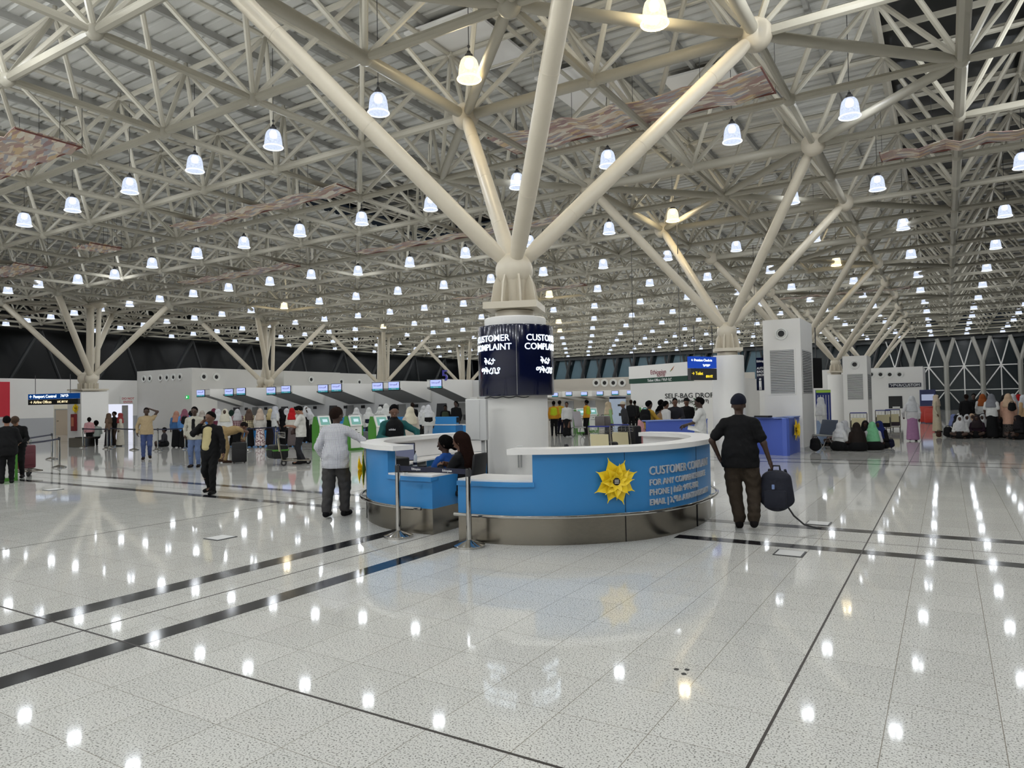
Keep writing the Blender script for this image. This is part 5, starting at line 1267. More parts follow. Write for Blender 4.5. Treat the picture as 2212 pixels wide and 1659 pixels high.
def tower(x0, x1, y0, y1, h, label):
    t = thing('ventilation_tower', label, 'tower', group='white louvred ventilation towers'); b = MB(); b.bb((x0, y0, 0), (x1, y1, h)); b.build('shell', M_white, t)
    w = x1-x0; cxx = (x0+x1)/2; lx0, lx1 = x0+w*.18, x1-w*.18; z0, z1 = h*.435, h*.765
    b = MB(); b.bb((lx0-.04, y0-.02, z0-.04), (lx1+.04, y0, z0)); b.bb((lx0-.04, y0-.02, z1), (lx1+.04, y0, z1+.04)); b.bb((lx0-.04, y0-.02, z0), (lx0, y0, z1)); b.bb((lx1, y0-.02, z0), (lx1+.04, y0, z1)); b.build('louvre_frame', M_white, t)
    b = MB(); b.bb((lx0, y0-.004, z0), (lx1, y0, z1)); b.bb((x1, y0+.25, z0), (x1+.004, y1-.25, z1)); b.build('louvre_void', M_black, t)
    b = MB(); n = 26
    for k in range(n):
        z = z0+(z1-z0)*(k+.5)/n; b.box((cxx, y0-.012, z), (lx1-lx0, .02, (z1-z0)/n*.62), rx=.5); b.bb((x1, y0+.25, z-.012), (x1+.02, y1-.25, z+.012))
    b.build('louvre_slats', M_lgrey, t)
    b = MB(); b2 = MB(); porthole(b, b2, (cxx, y0, h*.89), .2, 'y'); o = b.build('porthole', M_whitep, t, True); b2.build('porthole_opening', M_black, o)
    b = MB(); b.lathe((cxx, y0-.02, h*.89), [(.09, 0), (.1, 0)], 16); 
    b = MB(); b.bb((x0-.02, y0-.02, 0), (x1+.02, y1+.02, .12)); b.build('skirting', M_lgrey, t)
    return t
tower(-4.95, -3.82, 23.45, 25.7, 4.17, 'big white louvred tower with a porthole behind the royal blue desk')
tower(-3.95, -2.96, 35, 37.0, 3.49, 'small white louvred tower behind the sitting group')
cb = tag(empty('customs_office'), 'white customs office block with portholes and a dark sign', 'building block')
b = MB(); b.bb((-12, 55, 0), (-1.28, 62, 3.6)); b.build('wall_shell', M_white, cb)
for px in (1882, 1902, 1922, 1943): p = Yp(px, 809, 55); b = MB(); b2 = MB(); porthole(b, b2, p, .24, 'y'); o = b.build('porthole', M_whitep, cb, True); b2.build('porthole_opening', M_black, o)
b = MB(); b.bb((-3.35, 54.96, 2.22), (-1.4, 55, 2.5)); o = b.build('sign_board', M_navy, cb); text_on('ጉምሩክ/CUSTOM', .25, plane_fn((-2.38, 54.95, 2.27), (1, 0, 0)), M_letterw, cb, 'sign_lettering', extrude=.004)
b = MB(); b.bb((-3.38, 54.97, .78), (-2.55, 55, 1.62)); b.build('service_window', M_black, cb)
b = MB(); b.bb((-3.15, 54.95, .8), (-2.7, 54.98, .9)); b.build('window_note', M_whitep, cb)
fb = thing('flight_board', 'tall blue flight board beside the big louvred tower', 'board', (*D(1777, 27), 0), R_(aim(1777, 20))); b = MB(); b.rbox((0, 0, 1.0), (.55, .08, 1.9), .01); b.build('board_body', mat('deep_blue', (30, 44, 110), .4), fb)
b = MB()
for k in range(5): b.bb((-.22+k*.1, -.045, .15), (-.2+k*.1, -.04, 1.75))
b.build('column_lines', M_lgrey, fb); b = MB(); b.bb((-.27, -.05, 1.84), (.27, -.04, 1.94)); b.build('header', emis('board_header', (120, 150, 60), .6), fb)
tv = thing('wall_screen', 'dark narrow screen hanging edge-on beside the big louvred tower', 'screen', (*D(1764, 25.5), 2.0), R_(aim(1764, 60))); b = MB(); b.rbox((0, 0, .55), (.7, .06, 1.1), .01); b.build('casing', M_black, tv); b = MB(); b.tube((0, 0, 1.1), (0, 0, 2.2), .02, 6); b.build('bracket', M_dkgrey, tv)
bn = thing('baggage_drop_banner', 'navy hanging banner for the automatic baggage drop left of the big tower', 'sign', (0, 0, 0)); pa, pb = Vector((*D(1635, 27), 0)), Vector((*D(1668, 26.5), 0)); u = (pb-pa).normalized(); n = u.cross(Vector((0, 0, 1)))
b = MB(); b.box((pa+pb)/2+Vector((0, 0, 2.6)), ((pb-pa).length, .04, 1.25), rz=math.atan2(u.y, u.x)); b.build('panel', M_navy, bn)
text_on('Ethiopian', .12, plane_fn(pa+u*.03+n*.03+Vector((0, 0, 3.05)), u), M_letterw, bn, align='LEFT')
for k, tx in enumerate(('AUTOMATIC', 'BAGGAGE', 'DROP')): text_on(tx, .12, plane_fn(pa+u*.03+n*.03+Vector((0, 0, 2.78-.13*k)), u), M_letterw, bn, align='LEFT')
b = MB(); q = pa+u*.17+n*.03; b.ball((q.x, q.y, 2.4), .045, 8, 6); b.tube((q.x, q.y, 2.34), (q.x, q.y, 2.1), .05, 8); b.tube(q+u*.03+Vector((0, 0, 2.1)), q+u*.03+Vector((0, 0, 1.99)), .02, 6); b.tube(q-u*.03+Vector((0, 0, 2.1)), q-u*.03+Vector((0, 0, 1.99)), .02, 6); b.build('person_icon', M_letterw, bn)
b = MB(); b.tube(pa+Vector((0, 0, 3.2)), pa+Vector((0, 0, 7.6)), .01, 5); b.build('wire', M_dkgrey, bn)
ib = thing('info_board', 'tall pale blue standing notice board between the green-scarfed and the capped person', 'board', (*D(1333, 36), 0), R_(aim(1333, 10))); b = MB(); b.rbox((0, 0, .95), (.85, .06, 1.9), .01); b.build('board_body', mat('pale_blue', (186, 200, 222), .5), ib); b = MB(); b.bb((-.42, -.035, 1.78), (.42, -.03, 1.88)); b.build('header', M_navy, ib); b = MB(); b.bb((.0, -.035, 1.4), (.2, -.03, 1.5)); b.bb((.05, -.035, .9), (.25, -.03, 1.05)); b.build('pictograms', M_black, ib)

# --- potted plant at the bag drop
pl = thing('indoor_tree', 'leafy green plant rising behind the person holding papers', 'plant', (*D(1503, 26), 0)); b = MB(); b.lathe((0, 0, 0), [(.16, 0), (.2, .35)], 14); b.build('pot', M_whitep, pl, True); b = MB(); b.path([(0, 0, .3), (.03, 0, 1.0), (0, .02, 1.6)], .02, 6); b.build('stem', mat('bark', (80, 64, 46), .8), pl, True)
b = MB()
for k in range(46):
    a, e, L = random.uniform(0, 6.28), random.uniform(-.3, 1.0), random.uniform(.2, .38); d = Vector((math.cos(a)*math.cos(e), math.sin(a)*math.cos(e), math.sin(e))); q = Vector((0, .02, random.uniform(1.1, 1.65))); s_ = d.cross(Vector((0, 0, 1))).normalized()*L*.16
    b.add([q, q+d*L*.5+s_, q+d*L-Vector((0, 0, L*.3)), q+d*L*.5-s_, q+d*L*.5+Vector((0, 0, .01))], [(0, 1, 4), (1, 2, 4), (2, 3, 4), (3, 0, 4)])
b.build('leaves', mat('leaf_green', (52, 92, 50), .5, var=.3, vs=6), pl)

# --- floor hatches
def hatch(px, py, label, m=M_inox):
    t = thing('floor_hatch', label, 'floor hatch', (*G(px, py), 0), R_(0), 'steel floor hatches'); b = MB(); b.rbox((0, 0, .004), (.3, .3, .008), .002); b.build('frame', M_dkgrey, t); b = MB(); b.rbox((0, 0, .008), (.26, .26, .006), .002); b.build('lid', M_lgrey, t)
hatch(1706, 1196, 'steel floor hatch right of the ring desk, the nearer of two'); hatch(1768, 1131, 'steel floor hatch right of the ring desk, the farther of two'); hatch(476, 1162, 'steel floor hatch on the left before the suited person'); hatch(115, 1058, 'steel floor hatch at the left by the twin dark bands')
for k, (px, py) in enumerate(((1461, 1446), (1484, 1447), (1477, 1456))):
    b = MB(); b.lathe((0, 0, 0), [(.016, .0005), (.016, .0025)], 14); o = b.build('floor_hole', M_black); o.location = (*G(px, py), 0); tag(o, 'one of three small dark round holes close together in the floor', 'hole', 'cluster of small floor holes')

# --- barriers on the left
GB = 'stanchions of the queue barriers'
Ls = [(112, 992), (128, 1010)]
qp = [(179, 967), (232, 970), (240, 966), (290, 972), (341, 973), (400, 970), (533, 974), (596, 968)]
QP = []
for k, (px, py) in enumerate(qp):
    x, y = G(px, py); QP.append((x, y)); post(x, y, 'steel queue stanchion, %s from the left before the check-in hall' % ordn(k), GB, h=.92, m=M_chrome)
for a, c in ((0, 1), (2, 3), (3, 4), (4, 5), (5, 6), (6, 7)): belt(QP[a], QP[c], .87, 'navy queue belt, %s from the left in the check-in queue' % ordn(a), sag=.01)
A1, A2 = G(112, 992), G(128, 1010); post(*A1, 'steel stanchion near the left edge, the farther of two', GB, m=M_chrome); post(*A2, 'steel stanchion near the left edge, the nearer of two', GB, m=M_chrome)
B1, B2 = D(50, 21.5), D(30, 18.5); belt(B1, A1, .87, 'navy belt at the left edge, the farther of two'); belt(B2, A2, .87, 'navy belt at the left edge, the nearer of two', sag=.03)

# --- background people: label, px, depth, rel heading, height, skin, top, bottom, head, extra
HJ = lambda c, *a: ('hijab', c)+a
PP = [
 ('person in long black coat seen from behind at the left edge', 14, 16.9, 0, 1.6, 'l', (BLK, 'long'), (BLK, 'trousers'), ('hair', (14, 12, 12)), dict(hem=.72, lean=6, fat=1.15, Rw=(.2, .25, 1.0), res=.018)),
 ('person in brown cap and black top bending over the maroon suitcase', 38, 18.2, 165, 1.62, 'l', (BLK, 'long'), (BLK, 'trousers'), ('cap', (70, 52, 40)), dict(lean=18, ht=30, Rw=(.15, .35, 1.0), Lw=(-.15, .35, 1.0), res=.018)),
 ('small person in pink top by the low steel box', 192, 33.5, 0, 1.35, 'd', ((214, 160, 164), 'long'), (BLK, 'trousers'), ('afro', (20, 16, 16)), dict(mode='stand')),
 ('person in pale green top sitting by the far left pillar', 207, 33.8, 10, 1.6, 'd', ((176, 184, 176), 'long'), (BLK, 'trousers'), ('afro', (20, 16, 16)), dict(mode='chair')),
 ('person in beige headscarf leaning on dark luggage by the far left pillar', 234, 33.6, 60, 1.55, 'd', ((120, 96, 80), 'long'), ((40, 36, 40), 'skirt'), HJ((96, 76, 62)), {}),
 ('person in black beside the red fire cabinet', 246, 33.9, 120, 1.62, 'd', (BLK, 'long'), ((60, 48, 40), 'trousers'), ('hair', (12, 10, 10)), {}),
 ('person in cream robe and red headscarf by the lit doorway', 259, 33.2, 90, 1.55, 'd', ((206, 198, 182), 'long'), ((206, 198, 182), 'skirt'), HJ((150, 60, 60)), dict(hem=.5)),
 ('person in black and white tracksuit sitting on the floor by the queue', 354, 32, 90, 1.6, 'd', ((60, 60, 64), 'long'), (BLK, 'skirt'), ('hair', (12, 10, 10)), dict(mode='floor')),
 ('person in peach headscarf and black backpack in the queue, leftmost', 380, 31, 10, 1.6, 'd', ((70, 110, 160), 'long'), (BLK, 'skirt'), HJ((190, 140, 120)), {}),
 ('person in light blue top and pink headscarf carrying a black backpack', 398, 30.5, 0, 1.68, 'd', ((96, 150, 214), 'long'), (BLK, 'skirt'), HJ((150, 92, 110)), dict(hem=.7)),
 ('person in black headscarf behind the white open shirt', 412, 31.5, 0, 1.6, 'd', ((96, 150, 214), 'long'), (BLK, 'skirt'), HJ(BLK), {}),
 ('person in light blue top right of the open white shirt', 436, 31.5, 0, 1.6, 'd', ((96, 150, 214), 'long'), (BLK, 'skirt'), HJ((190, 180, 170)), {}),
 ('person in maroon headscarf behind the suited one', 461, 32, 20, 1.68, 'd', ((80, 30, 50), 'long'), (BLK, 'skirt'), HJ((110, 44, 66)), {}),
 ('person in white headscarf seen just above the bending one', 470, 30, -30, 1.66, 'd', ((110, 50, 70), 'long'), (BLK, 'skirt'), HJ((222, 222, 224)), {}),
 ('person in cream headscarf and white tunic facing the viewer', 485, 27.5, 170, 1.66, 'd', (WHT, 'long'), ((214, 214, 216), 'trousers'), HJ((224, 218, 200)), dict(hem=.55)),
 ('person in dark green headscarf and white top in the queue', 499, 31, 0, 1.6, 'd', (WHT, 'long'), (BLK, 'skirt'), HJ((28, 50, 42)), {}),
 ('person in white headscarf and red plaid shirt', 512, 30.5, 0, 1.64, 'd', (M_plaid, 'long'), (BLK, 'skirt'), HJ((206, 206, 208)), {}),
 ('person in brown headscarf and black and cream plaid shirt', 537, 30.3, 0, 1.63, 'd', (M_plaid2, 'long'), (BLK, 'skirt'), HJ((96, 78, 68)), {}),
 ('person in beige headscarf and long floral skirt', 561, 30.3, -10, 1.64, 'd', ((214, 208, 200), 'long'), (M_floral, 'skirt'), HJ((210, 190, 172)), dict(hem=.75)),
 ('person in cream headscarf and brown skirt in the queue', 583, 31, 0, 1.62, 'd', (BLK, 'long'), ((58, 50, 50), 'skirt'), HJ((222, 202, 150)), {}),
 ('person in grey-white headscarf, white T-shirt and blue jeans', 594, 30.2, -60, 1.72, 'd', (WHT, 'short'), ((60, 72, 110), 'trousers'), HJ((206, 208, 216)), {}),
 ('person in black abaya and black headscarf', 606, 30.6, 0, 1.62, 'd', (BLK, 'long'), (BLK, 'skirt'), HJ(BLK), dict(hem=.6)),
 ('person in black with a white headscarf next to the black abaya', 618, 31.4, 20, 1.62, 'd', (BLK, 'long'), (BLK, 'skirt'), HJ((220, 220, 222)), {}),
 ('person in bright red headscarf and white top', 630, 30, -20, 1.64, 'd', ((220, 216, 206), 'long'), ((110, 100, 100), 'skirt'), HJ((198, 30, 36)), {}),
 ('person in white headscarf behind the blue desks, left of the balding one', 660, 33.5, 200, 1.7, 'd', (BLK, 'long'), (BLK, 'skirt'), HJ((226, 226, 226)), {}),
 ('person in white headscarf bending at the blue check-in desk', 676, 33, 120, 1.66, 'd', (WHT, 'long'), (BLK, 'skirt'), HJ((226, 226, 228)), dict(lean=25)),
 ('dark-clothed person sitting behind a desk left of the balding one', 716, 33.6, 190, 1.5, 'd', (BLK, 'long'), (BLK, 'trousers'), ('hair', (12, 10, 10)), {}),
 ('pupil in white headscarf and navy pinafore right of the balding one', 769, 30.5, 0, 1.6, 'd', (WHT, 'long'), ((22, 28, 50), 'skirt'), HJ((230, 230, 230)), dict(jacket=(22, 28, 50))),
 ('pupil in white headscarf and navy pinafore with a name tag', 796, 29.5, 0, 1.6, 'd', (WHT, 'long'), ((22, 28, 50), 'skirt'), HJ((232, 232, 230)), dict(jacket=(22, 28, 50))),
 ('pupil in white headscarf right behind the kiosk screen', 820, 31.5, 0, 1.62, 'd', (WHT, 'long'), ((22, 28, 50), 'skirt'), HJ((230, 230, 226)), {}),
 ('pupil in white headscarf by the shoulder of the teal jacket', 833, 30, 0, 1.74, 'd', (WHT, 'long'), ((22, 28, 50), 'skirt'), HJ((232, 232, 230)), dict(jacket=(22, 28, 50))),
 ('person in cream headscarf and floral robe behind the teal jacket', 885, 20, 25, 1.62, 'm', ((206, 196, 184), 'long'), (M_floral, 'skirt'), HJ((226, 218, 196)), dict(hem=.6, res=.02)),
 ('person in black suit seen from behind by the check-in wall', 890, 33, 20, 1.76, 'm', (BLK, 'long'), (BLK, 'trousers'), ('short', (60, 44, 38)), {}),
 ('pupil in white headscarf and white trousers with a black backpack', 924, 28.5, 10, 1.66, 'd', (WHT, 'long'), ((208, 208, 210), 'trousers'), HJ((228, 228, 232)), dict(jacket=BLK)),
 ('person in white headscarf left of the pupil with the black backpack', 914, 31, 10, 1.62, 'd', (WHT, 'long'), (BLK, 'skirt'), HJ((224, 224, 226)), {}),
 ('check-in agent in reflective vest behind the blue desk', 961, 34, 175, 1.62, 'd', (BLK, 'long'), (BLK, 'trousers'), ('hair', (12, 10, 10)), dict(jacket=(70, 80, 60))),
 ('check-in agent in black suit and white shirt left of the cabinet', 984, 33, 150, 1.8, 'd', (BLK, 'long'), (BLK, 'trousers'), ('short', (14, 12, 12)), {}),
 ('worker in yellow vest seen from behind, nearest the pillar', 1195, 35, 0, 1.72, 'd', ((214, 150, 40), 'long'), (BLK, 'trousers'), ('hair', (12, 10, 10)), dict(jacket=(196, 214, 40))),
 ('worker in yellow vest behind the first vested worker', 1208, 36.5, -30, 1.74, 'd', ((224, 170, 50), 'long'), ((20, 22, 40), 'trousers'), ('hair', (12, 10, 10)), dict(jacket=(196, 200, 50))),
 ('person in white blouse, dark tie and black skirt walking', 1223, 34, 170, 1.66, 'm', (WHT, 'long'), (BLK, 'skirt'), ('hair', (24, 18, 18)), dict(step=.2)),
 ('worker in orange and yellow vest by the green kiosk', 1266, 35.4, 60, 1.74, 'd', ((224, 160, 50), 'long'), (BLK, 'trousers'), ('hair', (12, 10, 10)), dict(jacket=(196, 214, 40))),
 ('person in pale green top and patterned headscarf beside the notice board', 1313, 27.5, -60, 1.64, 'l', ((150, 184, 132), 'long'), ((60, 60, 60), 'skirt'), HJ((196, 178, 150)), {}),
 ('person in white cap and grey jacket beside the notice board', 1349, 28, 80, 1.64, 'm', ((62, 62, 66), 'long'), ((40, 40, 44), 'trousers'), ('cap', (214, 206, 190)), dict(lean=8)),
 ('person in dark jacket standing far behind the capped one', 1362, 37, 0, 1.7, 'd', ((30, 30, 32), 'long'), (BLK, 'trousers'), ('short', (60, 40, 34)), {}),
 ('person in dark coat beside the far dark-jacketed one', 1370, 37.5, -20, 1.66, 'd', ((36, 34, 34), 'long'), (BLK, 'trousers'), ('hair', (12, 10, 10)), {}),
 ('child in pink jacket left of the yellow hoodie', 1385, 22, -60, 1.3, 'd', ((216, 160, 164), 'long'), ((210, 150, 150), 'trousers'), ('bun', (14, 12, 12)), {}),
 ('person in yellow hoodie with a black backpack at the left blue desk', 1401, 21.2, -60, 1.66, 'd', ((190, 150, 56), 'long'), (BLK, 'trousers'), ('hair', (14, 12, 12)), dict(Rw=(.15, .4, 1.12), res=.02)),
 ('small person with braided hair beside the yellow hoodie', 1426, 22.4, -70, 1.5, 'm', ((150, 120, 90), 'long'), (BLK, 'trousers'), ('bun', (14, 12, 12)), {}),
 ('person in white shirt looking across the left blue desk', 1437, 22.2, -60, 1.64, 'm', (WHT, 'long'), (BLK, 'trousers'), ('hair', (14, 12, 12)), {}),
 ('person half hidden behind the white-shirted one at the desk', 1427, 23, -50, 1.68, 'd', ((40, 40, 44), 'long'), (BLK, 'trousers'), ('hair', (14, 12, 12)), {}),
 ('person in dark jacket and red scarf facing over the left blue desk', 1457, 22.6, 180, 1.72, 'm', ((44, 44, 50), 'long'), (BLK, 'trousers'), ('hair', (14, 12, 12)), dict(Rw=(.15, .35, 1.1), Lw=(-.15, .35, 1.1))),
 ('person in black cap and black jacket at the left blue desk', 1482, 23.7, 160, 1.72, 'm', (BLK, 'long'), (BLK, 'trousers'), ('cap', (18, 18, 20)), dict(Rw=(.1, .4, 1.1))),
 ('person in white T-shirt and dark sleeves holding white papers', 1511, 17.2, 85, 1.72, 'd', (WHT, 'short'), (BLK, 'trousers'), ('hair', (14, 12, 12)), dict(Rw=(.12, .38, 1.05), Lw=(-.1, .38, 1.08), hem=.78, res=.016, ht=8)),
 ('person in white headscarf and top standing beside the blue flight board', 1772, 24.5, -60, 1.66, 'd', (WHT, 'long'), ((150, 170, 200), 'skirt'), HJ((226, 226, 228), 1.15), dict(hem=.7)),
 ('person in lilac skirt, white top and white headscarf walking away', 1968, 25.8, 0, 1.64, 'd', ((222, 220, 222), 'long'), ((176, 130, 168), 'skirt'), HJ((214, 216, 220), 1.2), dict(step=.1, Lw=(-.3, .1, .95), res=.02)),
 ('person in full cream robe and headscarf standing before the seated crowd', 2021, 31.5, -100, 1.66, 'm', ((222, 210, 184), 'long'), ((222, 208, 178), 'skirt'), HJ((226, 206, 182)), dict(hem=.4)),
 ('person in white T-shirt, grey headscarf and long black skirt', 2140, 26.5, -20, 1.66, 'd', (WHT, 'short'), (BLK, 'skirt'), HJ((136, 138, 146)), {}),
 ('person in beige headscarf and peach tunic with a black backpack', 2176, 26.3, 0, 1.66, 'd', ((222, 176, 152), 'long'), (M_bpal, 'skirt'), HJ((222, 190, 160)), dict(hem=.55)),
 ('person in white headscarf behind the peach tunic', 2186, 28, 10, 1.64, 'd', ((216, 206, 200), 'long'), (BLK, 'skirt'), HJ((220, 220, 224)), {}),
 ('person in bright red headscarf at the right edge', 2199, 28.6, 10, 1.62, 'd', ((150, 130, 120), 'long'), (BLK, 'skirt'), HJ((186, 24, 28)), {}),
 ('person in white headscarf and peach top at the right edge', 2209, 26.5, 60, 1.6, 'd', ((222, 186, 140), 'long'), (BLK, 'skirt'), HJ((214, 216, 222)), {}),
 ('person in black headscarf standing behind the crowd', 2168, 29, 10, 1.62, 'd', (BLK, 'long'), (BLK, 'skirt'), HJ(BLK), {}),
 ('person in orange headscarf standing behind the crowd', 2121, 29.5, 0, 1.66, 'd', (WHT, 'long'), (BLK, 'skirt'), HJ((172, 92, 44)), {}),
 ('person in black with dark hair behind the crowd, left of the orange headscarf', 2102, 30.6, 180, 1.68, 'd', (BLK, 'long'), (BLK, 'skirt'), ('hair', (12, 10, 10)), {}),
 ('person in brown headband in black behind the seated crowd', 2086, 29.3, 0, 1.66, 'd', (BLK, 'long'), (BLK, 'skirt'), ('hair', (40, 24, 20)), {}),
]
for lb, px, dep, rel, h, sk, tp, bt, hd, ex in PP:
    x, y = D(px, dep); ex = dict(ex); res = ex.pop('res', .028 if dep > 24 else .022)
    person(lb, x, y, aim(px, rel), h, sk, tp, bt, hd, res=res, **ex)
# papers and tray in hands
x, y = D(1500, 17.0); b = MB(); b.rbox((0, 0, 0), (.3, .2, .008), .002); o = b.build('paper_sheets', M_whitep); o.location = (*D(1497, 17.1), .98); o.rotation_euler = (.5, .2, R_(aim(1497, 0))); tag(o, 'white papers held by the person in white T-shirt and dark sleeves', 'papers')
# seated groups on the floor
SG = [
 ('sitting person in white headscarf and white T-shirt, nearest the big tower', 1808, 22.0, -40, (WHT, 'short'), (BLK, 'skirt'), HJ((222, 222, 224))),
 ('sitting person under a big dark brown headscarf', 1849, 21.7, 20, ((44, 34, 30), 'long'), (BLK, 'skirt'), HJ((40, 32, 28), 1.05)),
 ('sitting person with mint green headscarf seen from behind', 1882, 22.0, 10, ((214, 214, 214), 'long'), (BLK, 'skirt'), HJ((134, 206, 156), 1.1)),
 ('sitting person with royal blue headscarf', 1899, 22.8, 150, (BLK, 'long'), (BLK, 'skirt'), HJ((32, 44, 104), 1.1)),
 ('sitting person in black headscarf facing the viewer between the towers', 1866, 23.4, 180, (WHT, 'long'), (BLK, 'skirt'), HJ((22, 18, 18))),
 ('sitting person in white headscarf, back row near the big tower', 1788, 24.6, 60, (WHT, 'long'), (BLK, 'skirt'), HJ((226, 226, 226))),
 ('sitting person in brown patterned headscarf, back row', 1800, 24.3, 170, ((190, 150, 150), 'long'), (BLK, 'skirt'), HJ((140, 112, 100))),
 ('sitting person in white headscarf leaning forward, middle of the tower group', 1826, 23.6, 120, (WHT, 'long'), (BLK, 'skirt'), HJ((224, 224, 228))),
 ('sitting person in blue and white headscarf leaning over a book', 2053, 28.5, -70, (WHT, 'long'), (BLK, 'skirt'), HJ((120, 132, 180))),
 ('sitting person in white headscarf and long white shirt, front row of the crowd', 2072, 26.9, 170, (WHT, 'long'), (BLK, 'skirt'), HJ((224, 224, 226), 1.05)),
 ('sitting person in white headscarf facing the viewer, second row', 2086, 28.0, 180, ((40, 36, 44), 'long'), (BLK, 'skirt'), HJ((226, 226, 228))),
 ('sitting person in black leaning on the front row', 2060, 27.6, -80, (BLK, 'long'), (BLK, 'skirt'), HJ(BLK)),
 ('sitting person in olive headscarf in the crowd', 2102, 29.2, 190, ((60, 50, 56), 'long'), (BLK, 'skirt'), HJ((74, 66, 56))),
 ('sitting person in dark plum dress reading white sheets', 2108, 27.0, 170, ((44, 26, 40), 'long'), (BLK, 'skirt'), HJ((50, 40, 44))),
 ('sitting person in white headscarf left of the grey-scarfed standing one', 2122, 27.8, 160, (BLK, 'long'), (BLK, 'skirt'), HJ((222, 222, 224))),
 ('sitting person in beige headscarf at the back of the crowd', 2096, 29, 190, ((130, 80, 60), 'long'), (BLK, 'skirt'), HJ((206, 176, 150))),
 ('sitting person in white headscarf bowed, left end of the crowd', 2066, 29.7, -60, (WHT, 'long'), (BLK, 'skirt'), HJ((224, 224, 224))),
 ('sitting person in black between the two standing ones', 2158, 27.2, 100, (BLK, 'long'), (BLK, 'skirt'), HJ((40, 34, 40))),
 ('sitting person in black with white sleeve at the right edge', 2200, 25.7, 120, (BLK, 'long'), (BLK, 'skirt'), HJ((30, 26, 30))),
]
for lb, px, dep, rel, tp, bt, hd in SG:
    x, y = D(px, dep); person(lb, x, y, aim(px, rel), 1.62, 'd', tp, bt, hd, mode='floor', res=.026, lean=8)
# bags of the seated groups
for lb, px, dep, h, c in (('black backpack leaning on the bench beside the big tower', 1757, 21.7, .5, BLK), ('dark blue bag on the floor right of the blue headscarf', 1920, 22.6, .34, (20, 24, 50)), ('striped brown and black bag before the cream robe', 2024, 27.6, .3, (70, 44, 36)), ('big black bag before the seated crowd, left end', 2044, 27.4, .5, BLK), ('black bag in the crowd left of the peach tunic', 2154, 26.6, .45, BLK), ('black backpack worn by the light blue top in the queue', 398, 30.2, .45, BLK), ('black backpack worn by the peach tunic', 2184, 25.95, .4, BLK), ('black and grey backpack worn by the yellow hoodie', 1392, 21.0, .5, BLK)):
    worn = 'worn' in lb; backpack(D(px, dep), R_(aim(px, 0)+(0 if not worn else 0)), h, fab(c), lb, z=1.0 if worn else 0, group='bags among the crowd')
# bench by the big tower
be = thing('waiting_bench', 'grey mesh waiting bench beside the big louvred tower', 'bench', (*D(1772, 23.2), 0), R_(aim(1772, -60)))
b = MB(); b.rbox((0, 0, .42), (.9, .45, .04), .015); b.build('seat', M_grey, be); b = MB(); b.rbox((0, .24, .68), (.9, .04, .5), .015, rx=-.25); b.build('backrest', mat('bench_blue_grey', (76, 86, 104), .5), be)
for s in (-1, 1): b = MB(); b.path([(s*.35, -.2, .02), (s*.35, 0, .4), (s*.35, .22, .02)], .018, 6); b.build('leg', M_chrome, be, True)
# trolleys with luggage
def loaded(px, dep, rel, label, load, lab2, size=(.6, .4, .5), m=None, z=.2):
    x, y = D(px, dep); rz = R_(aim(px, rel)); trolley((x, y), rz, label); c, s = math.cos(rz), math.sin(rz); q = Vector((x, y, 0))+Vector((-s*-.15, c*-.15, 0))
    suitcase((q.x, q.y), rz, size, m or M_blackbag, lab2, handle=False, z=z, group='luggage on trolleys')
loaded(1852, 29, 180, 'luggage trolley with cream panel behind the mint headscarf', 0, 'dark bags piled on the trolley behind the mint headscarf')
loaded(1905, 33, 180, 'luggage trolley with cream panel before the customs office, left one', 0, 'dark bags on the left trolley before the customs office')
loaded(1926, 34, 180, 'luggage trolley with cream panel before the customs office, right one', 0, 'patterned bags on the right trolley before the customs office', m=mat('mauve_bag', (70, 60, 70), .8))
loaded(1303, 19.5, 160, 'luggage trolley with grey suitcase in its basket right of the near pillar', 0, 'black bag with white tag low on the trolley right of the near pillar', size=(.6, .35, .35))
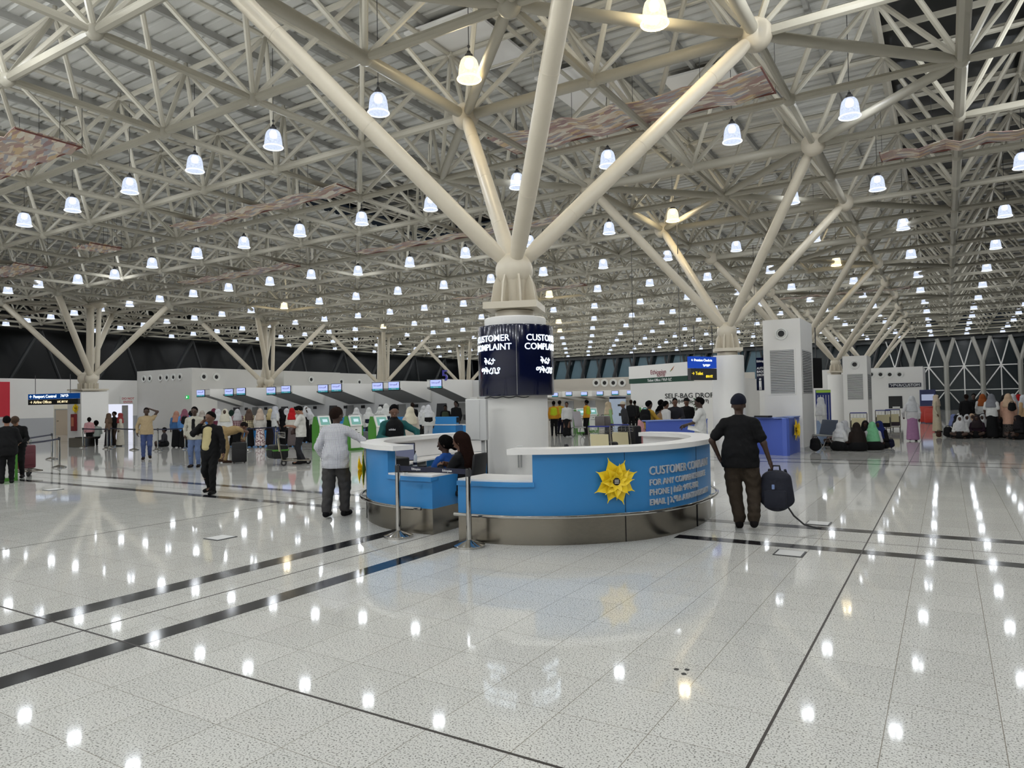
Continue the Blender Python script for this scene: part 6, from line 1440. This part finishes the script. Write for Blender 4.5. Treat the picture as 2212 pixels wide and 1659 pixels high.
x, y = D(1300, 19.6); suitcase((x, y), R_(aim(1300, 70)), (.5, .3, .3), mat('grey_suitcase', (86, 80, 78), .5), 'grey suitcase lying on top of the trolley right of the near pillar', handle=False, z=.98)
loaded(1352, 20.5, 150, 'luggage trolley behind the big black suitcase', 0, 'tall black suitcase standing on the trolley near the child in pink', size=(.6, .4, .75))
loaded(45, 18.8, 20, 'luggage trolley with maroon suitcase at the left edge', 0, 'maroon suitcase on the trolley at the left edge', size=(.5, .3, .62), m=mat('maroon_case', (92, 34, 44), .45))
x, y = D(783, 28); suitcase((x, y), R_(aim(783, 10)), (.42, .28, .62), mat('grey_case', (96, 98, 106), .45), 'grey upright suitcase between two kiosks', pull=True)
x, y = D(1999, 42); suitcase((x, y), R_(aim(1999, 0)), (.7, .4, .95), mat('red_case', (178, 48, 36), .5), 'big red wrapped luggage before the customs office, left one'); x, y = D(2009, 41); suitcase((x, y), R_(aim(2009, 0)), (.7, .4, .85), mat('red_case', (178, 48, 36), .5), 'big red wrapped luggage before the customs office, right one')
wc = thing('wheelchair', 'folded wheelchair with grey back beside the green kiosk', 'wheelchair', (*D(1248, 33.5), 0), R_(aim(1248, 30)))
b = MB(); b.rbox((0, .1, .85), (.42, .06, .75), .02, rx=-.25); b.build('backrest', mat('silver_fabric', (150, 146, 150), .6), wc, True); b = MB(); b.rbox((0, -.1, .45), (.45, .4, .06), .02); b.build('seat', M_grey, wc, True)
for s in (-1, 1): b = MB(); b.path([(s*.25, .1+.22*math.cos(t*PI/8), .24+.22*math.sin(t*PI/8)) for t in range(16)], .015, 6, closed=True); b.build('wheel', M_dkgrey, wc, True)
b = MB(); b.rbox((0, .2, 1.3), (.3, .3, .02), .005); b.build('papers_tray', M_whitep, wc)
sbx = D(2003, 46); b = MB(); b.rbox((0, 0, 1.0), (.9, .5, 2.0), .02); o = b.build('blue_machine', mat('machine_blue', (30, 40, 90), .4)); o.location = (*sbx, 0); tag(o, 'tall dark blue machine standing right of the customs office', 'machine')
b = MB(); b.bb((-.35, -.26, 1.3), (.35, -.25, 1.7)); q = b.build('machine_panel', emis('pale_panel', (190, 200, 230), .5), o)
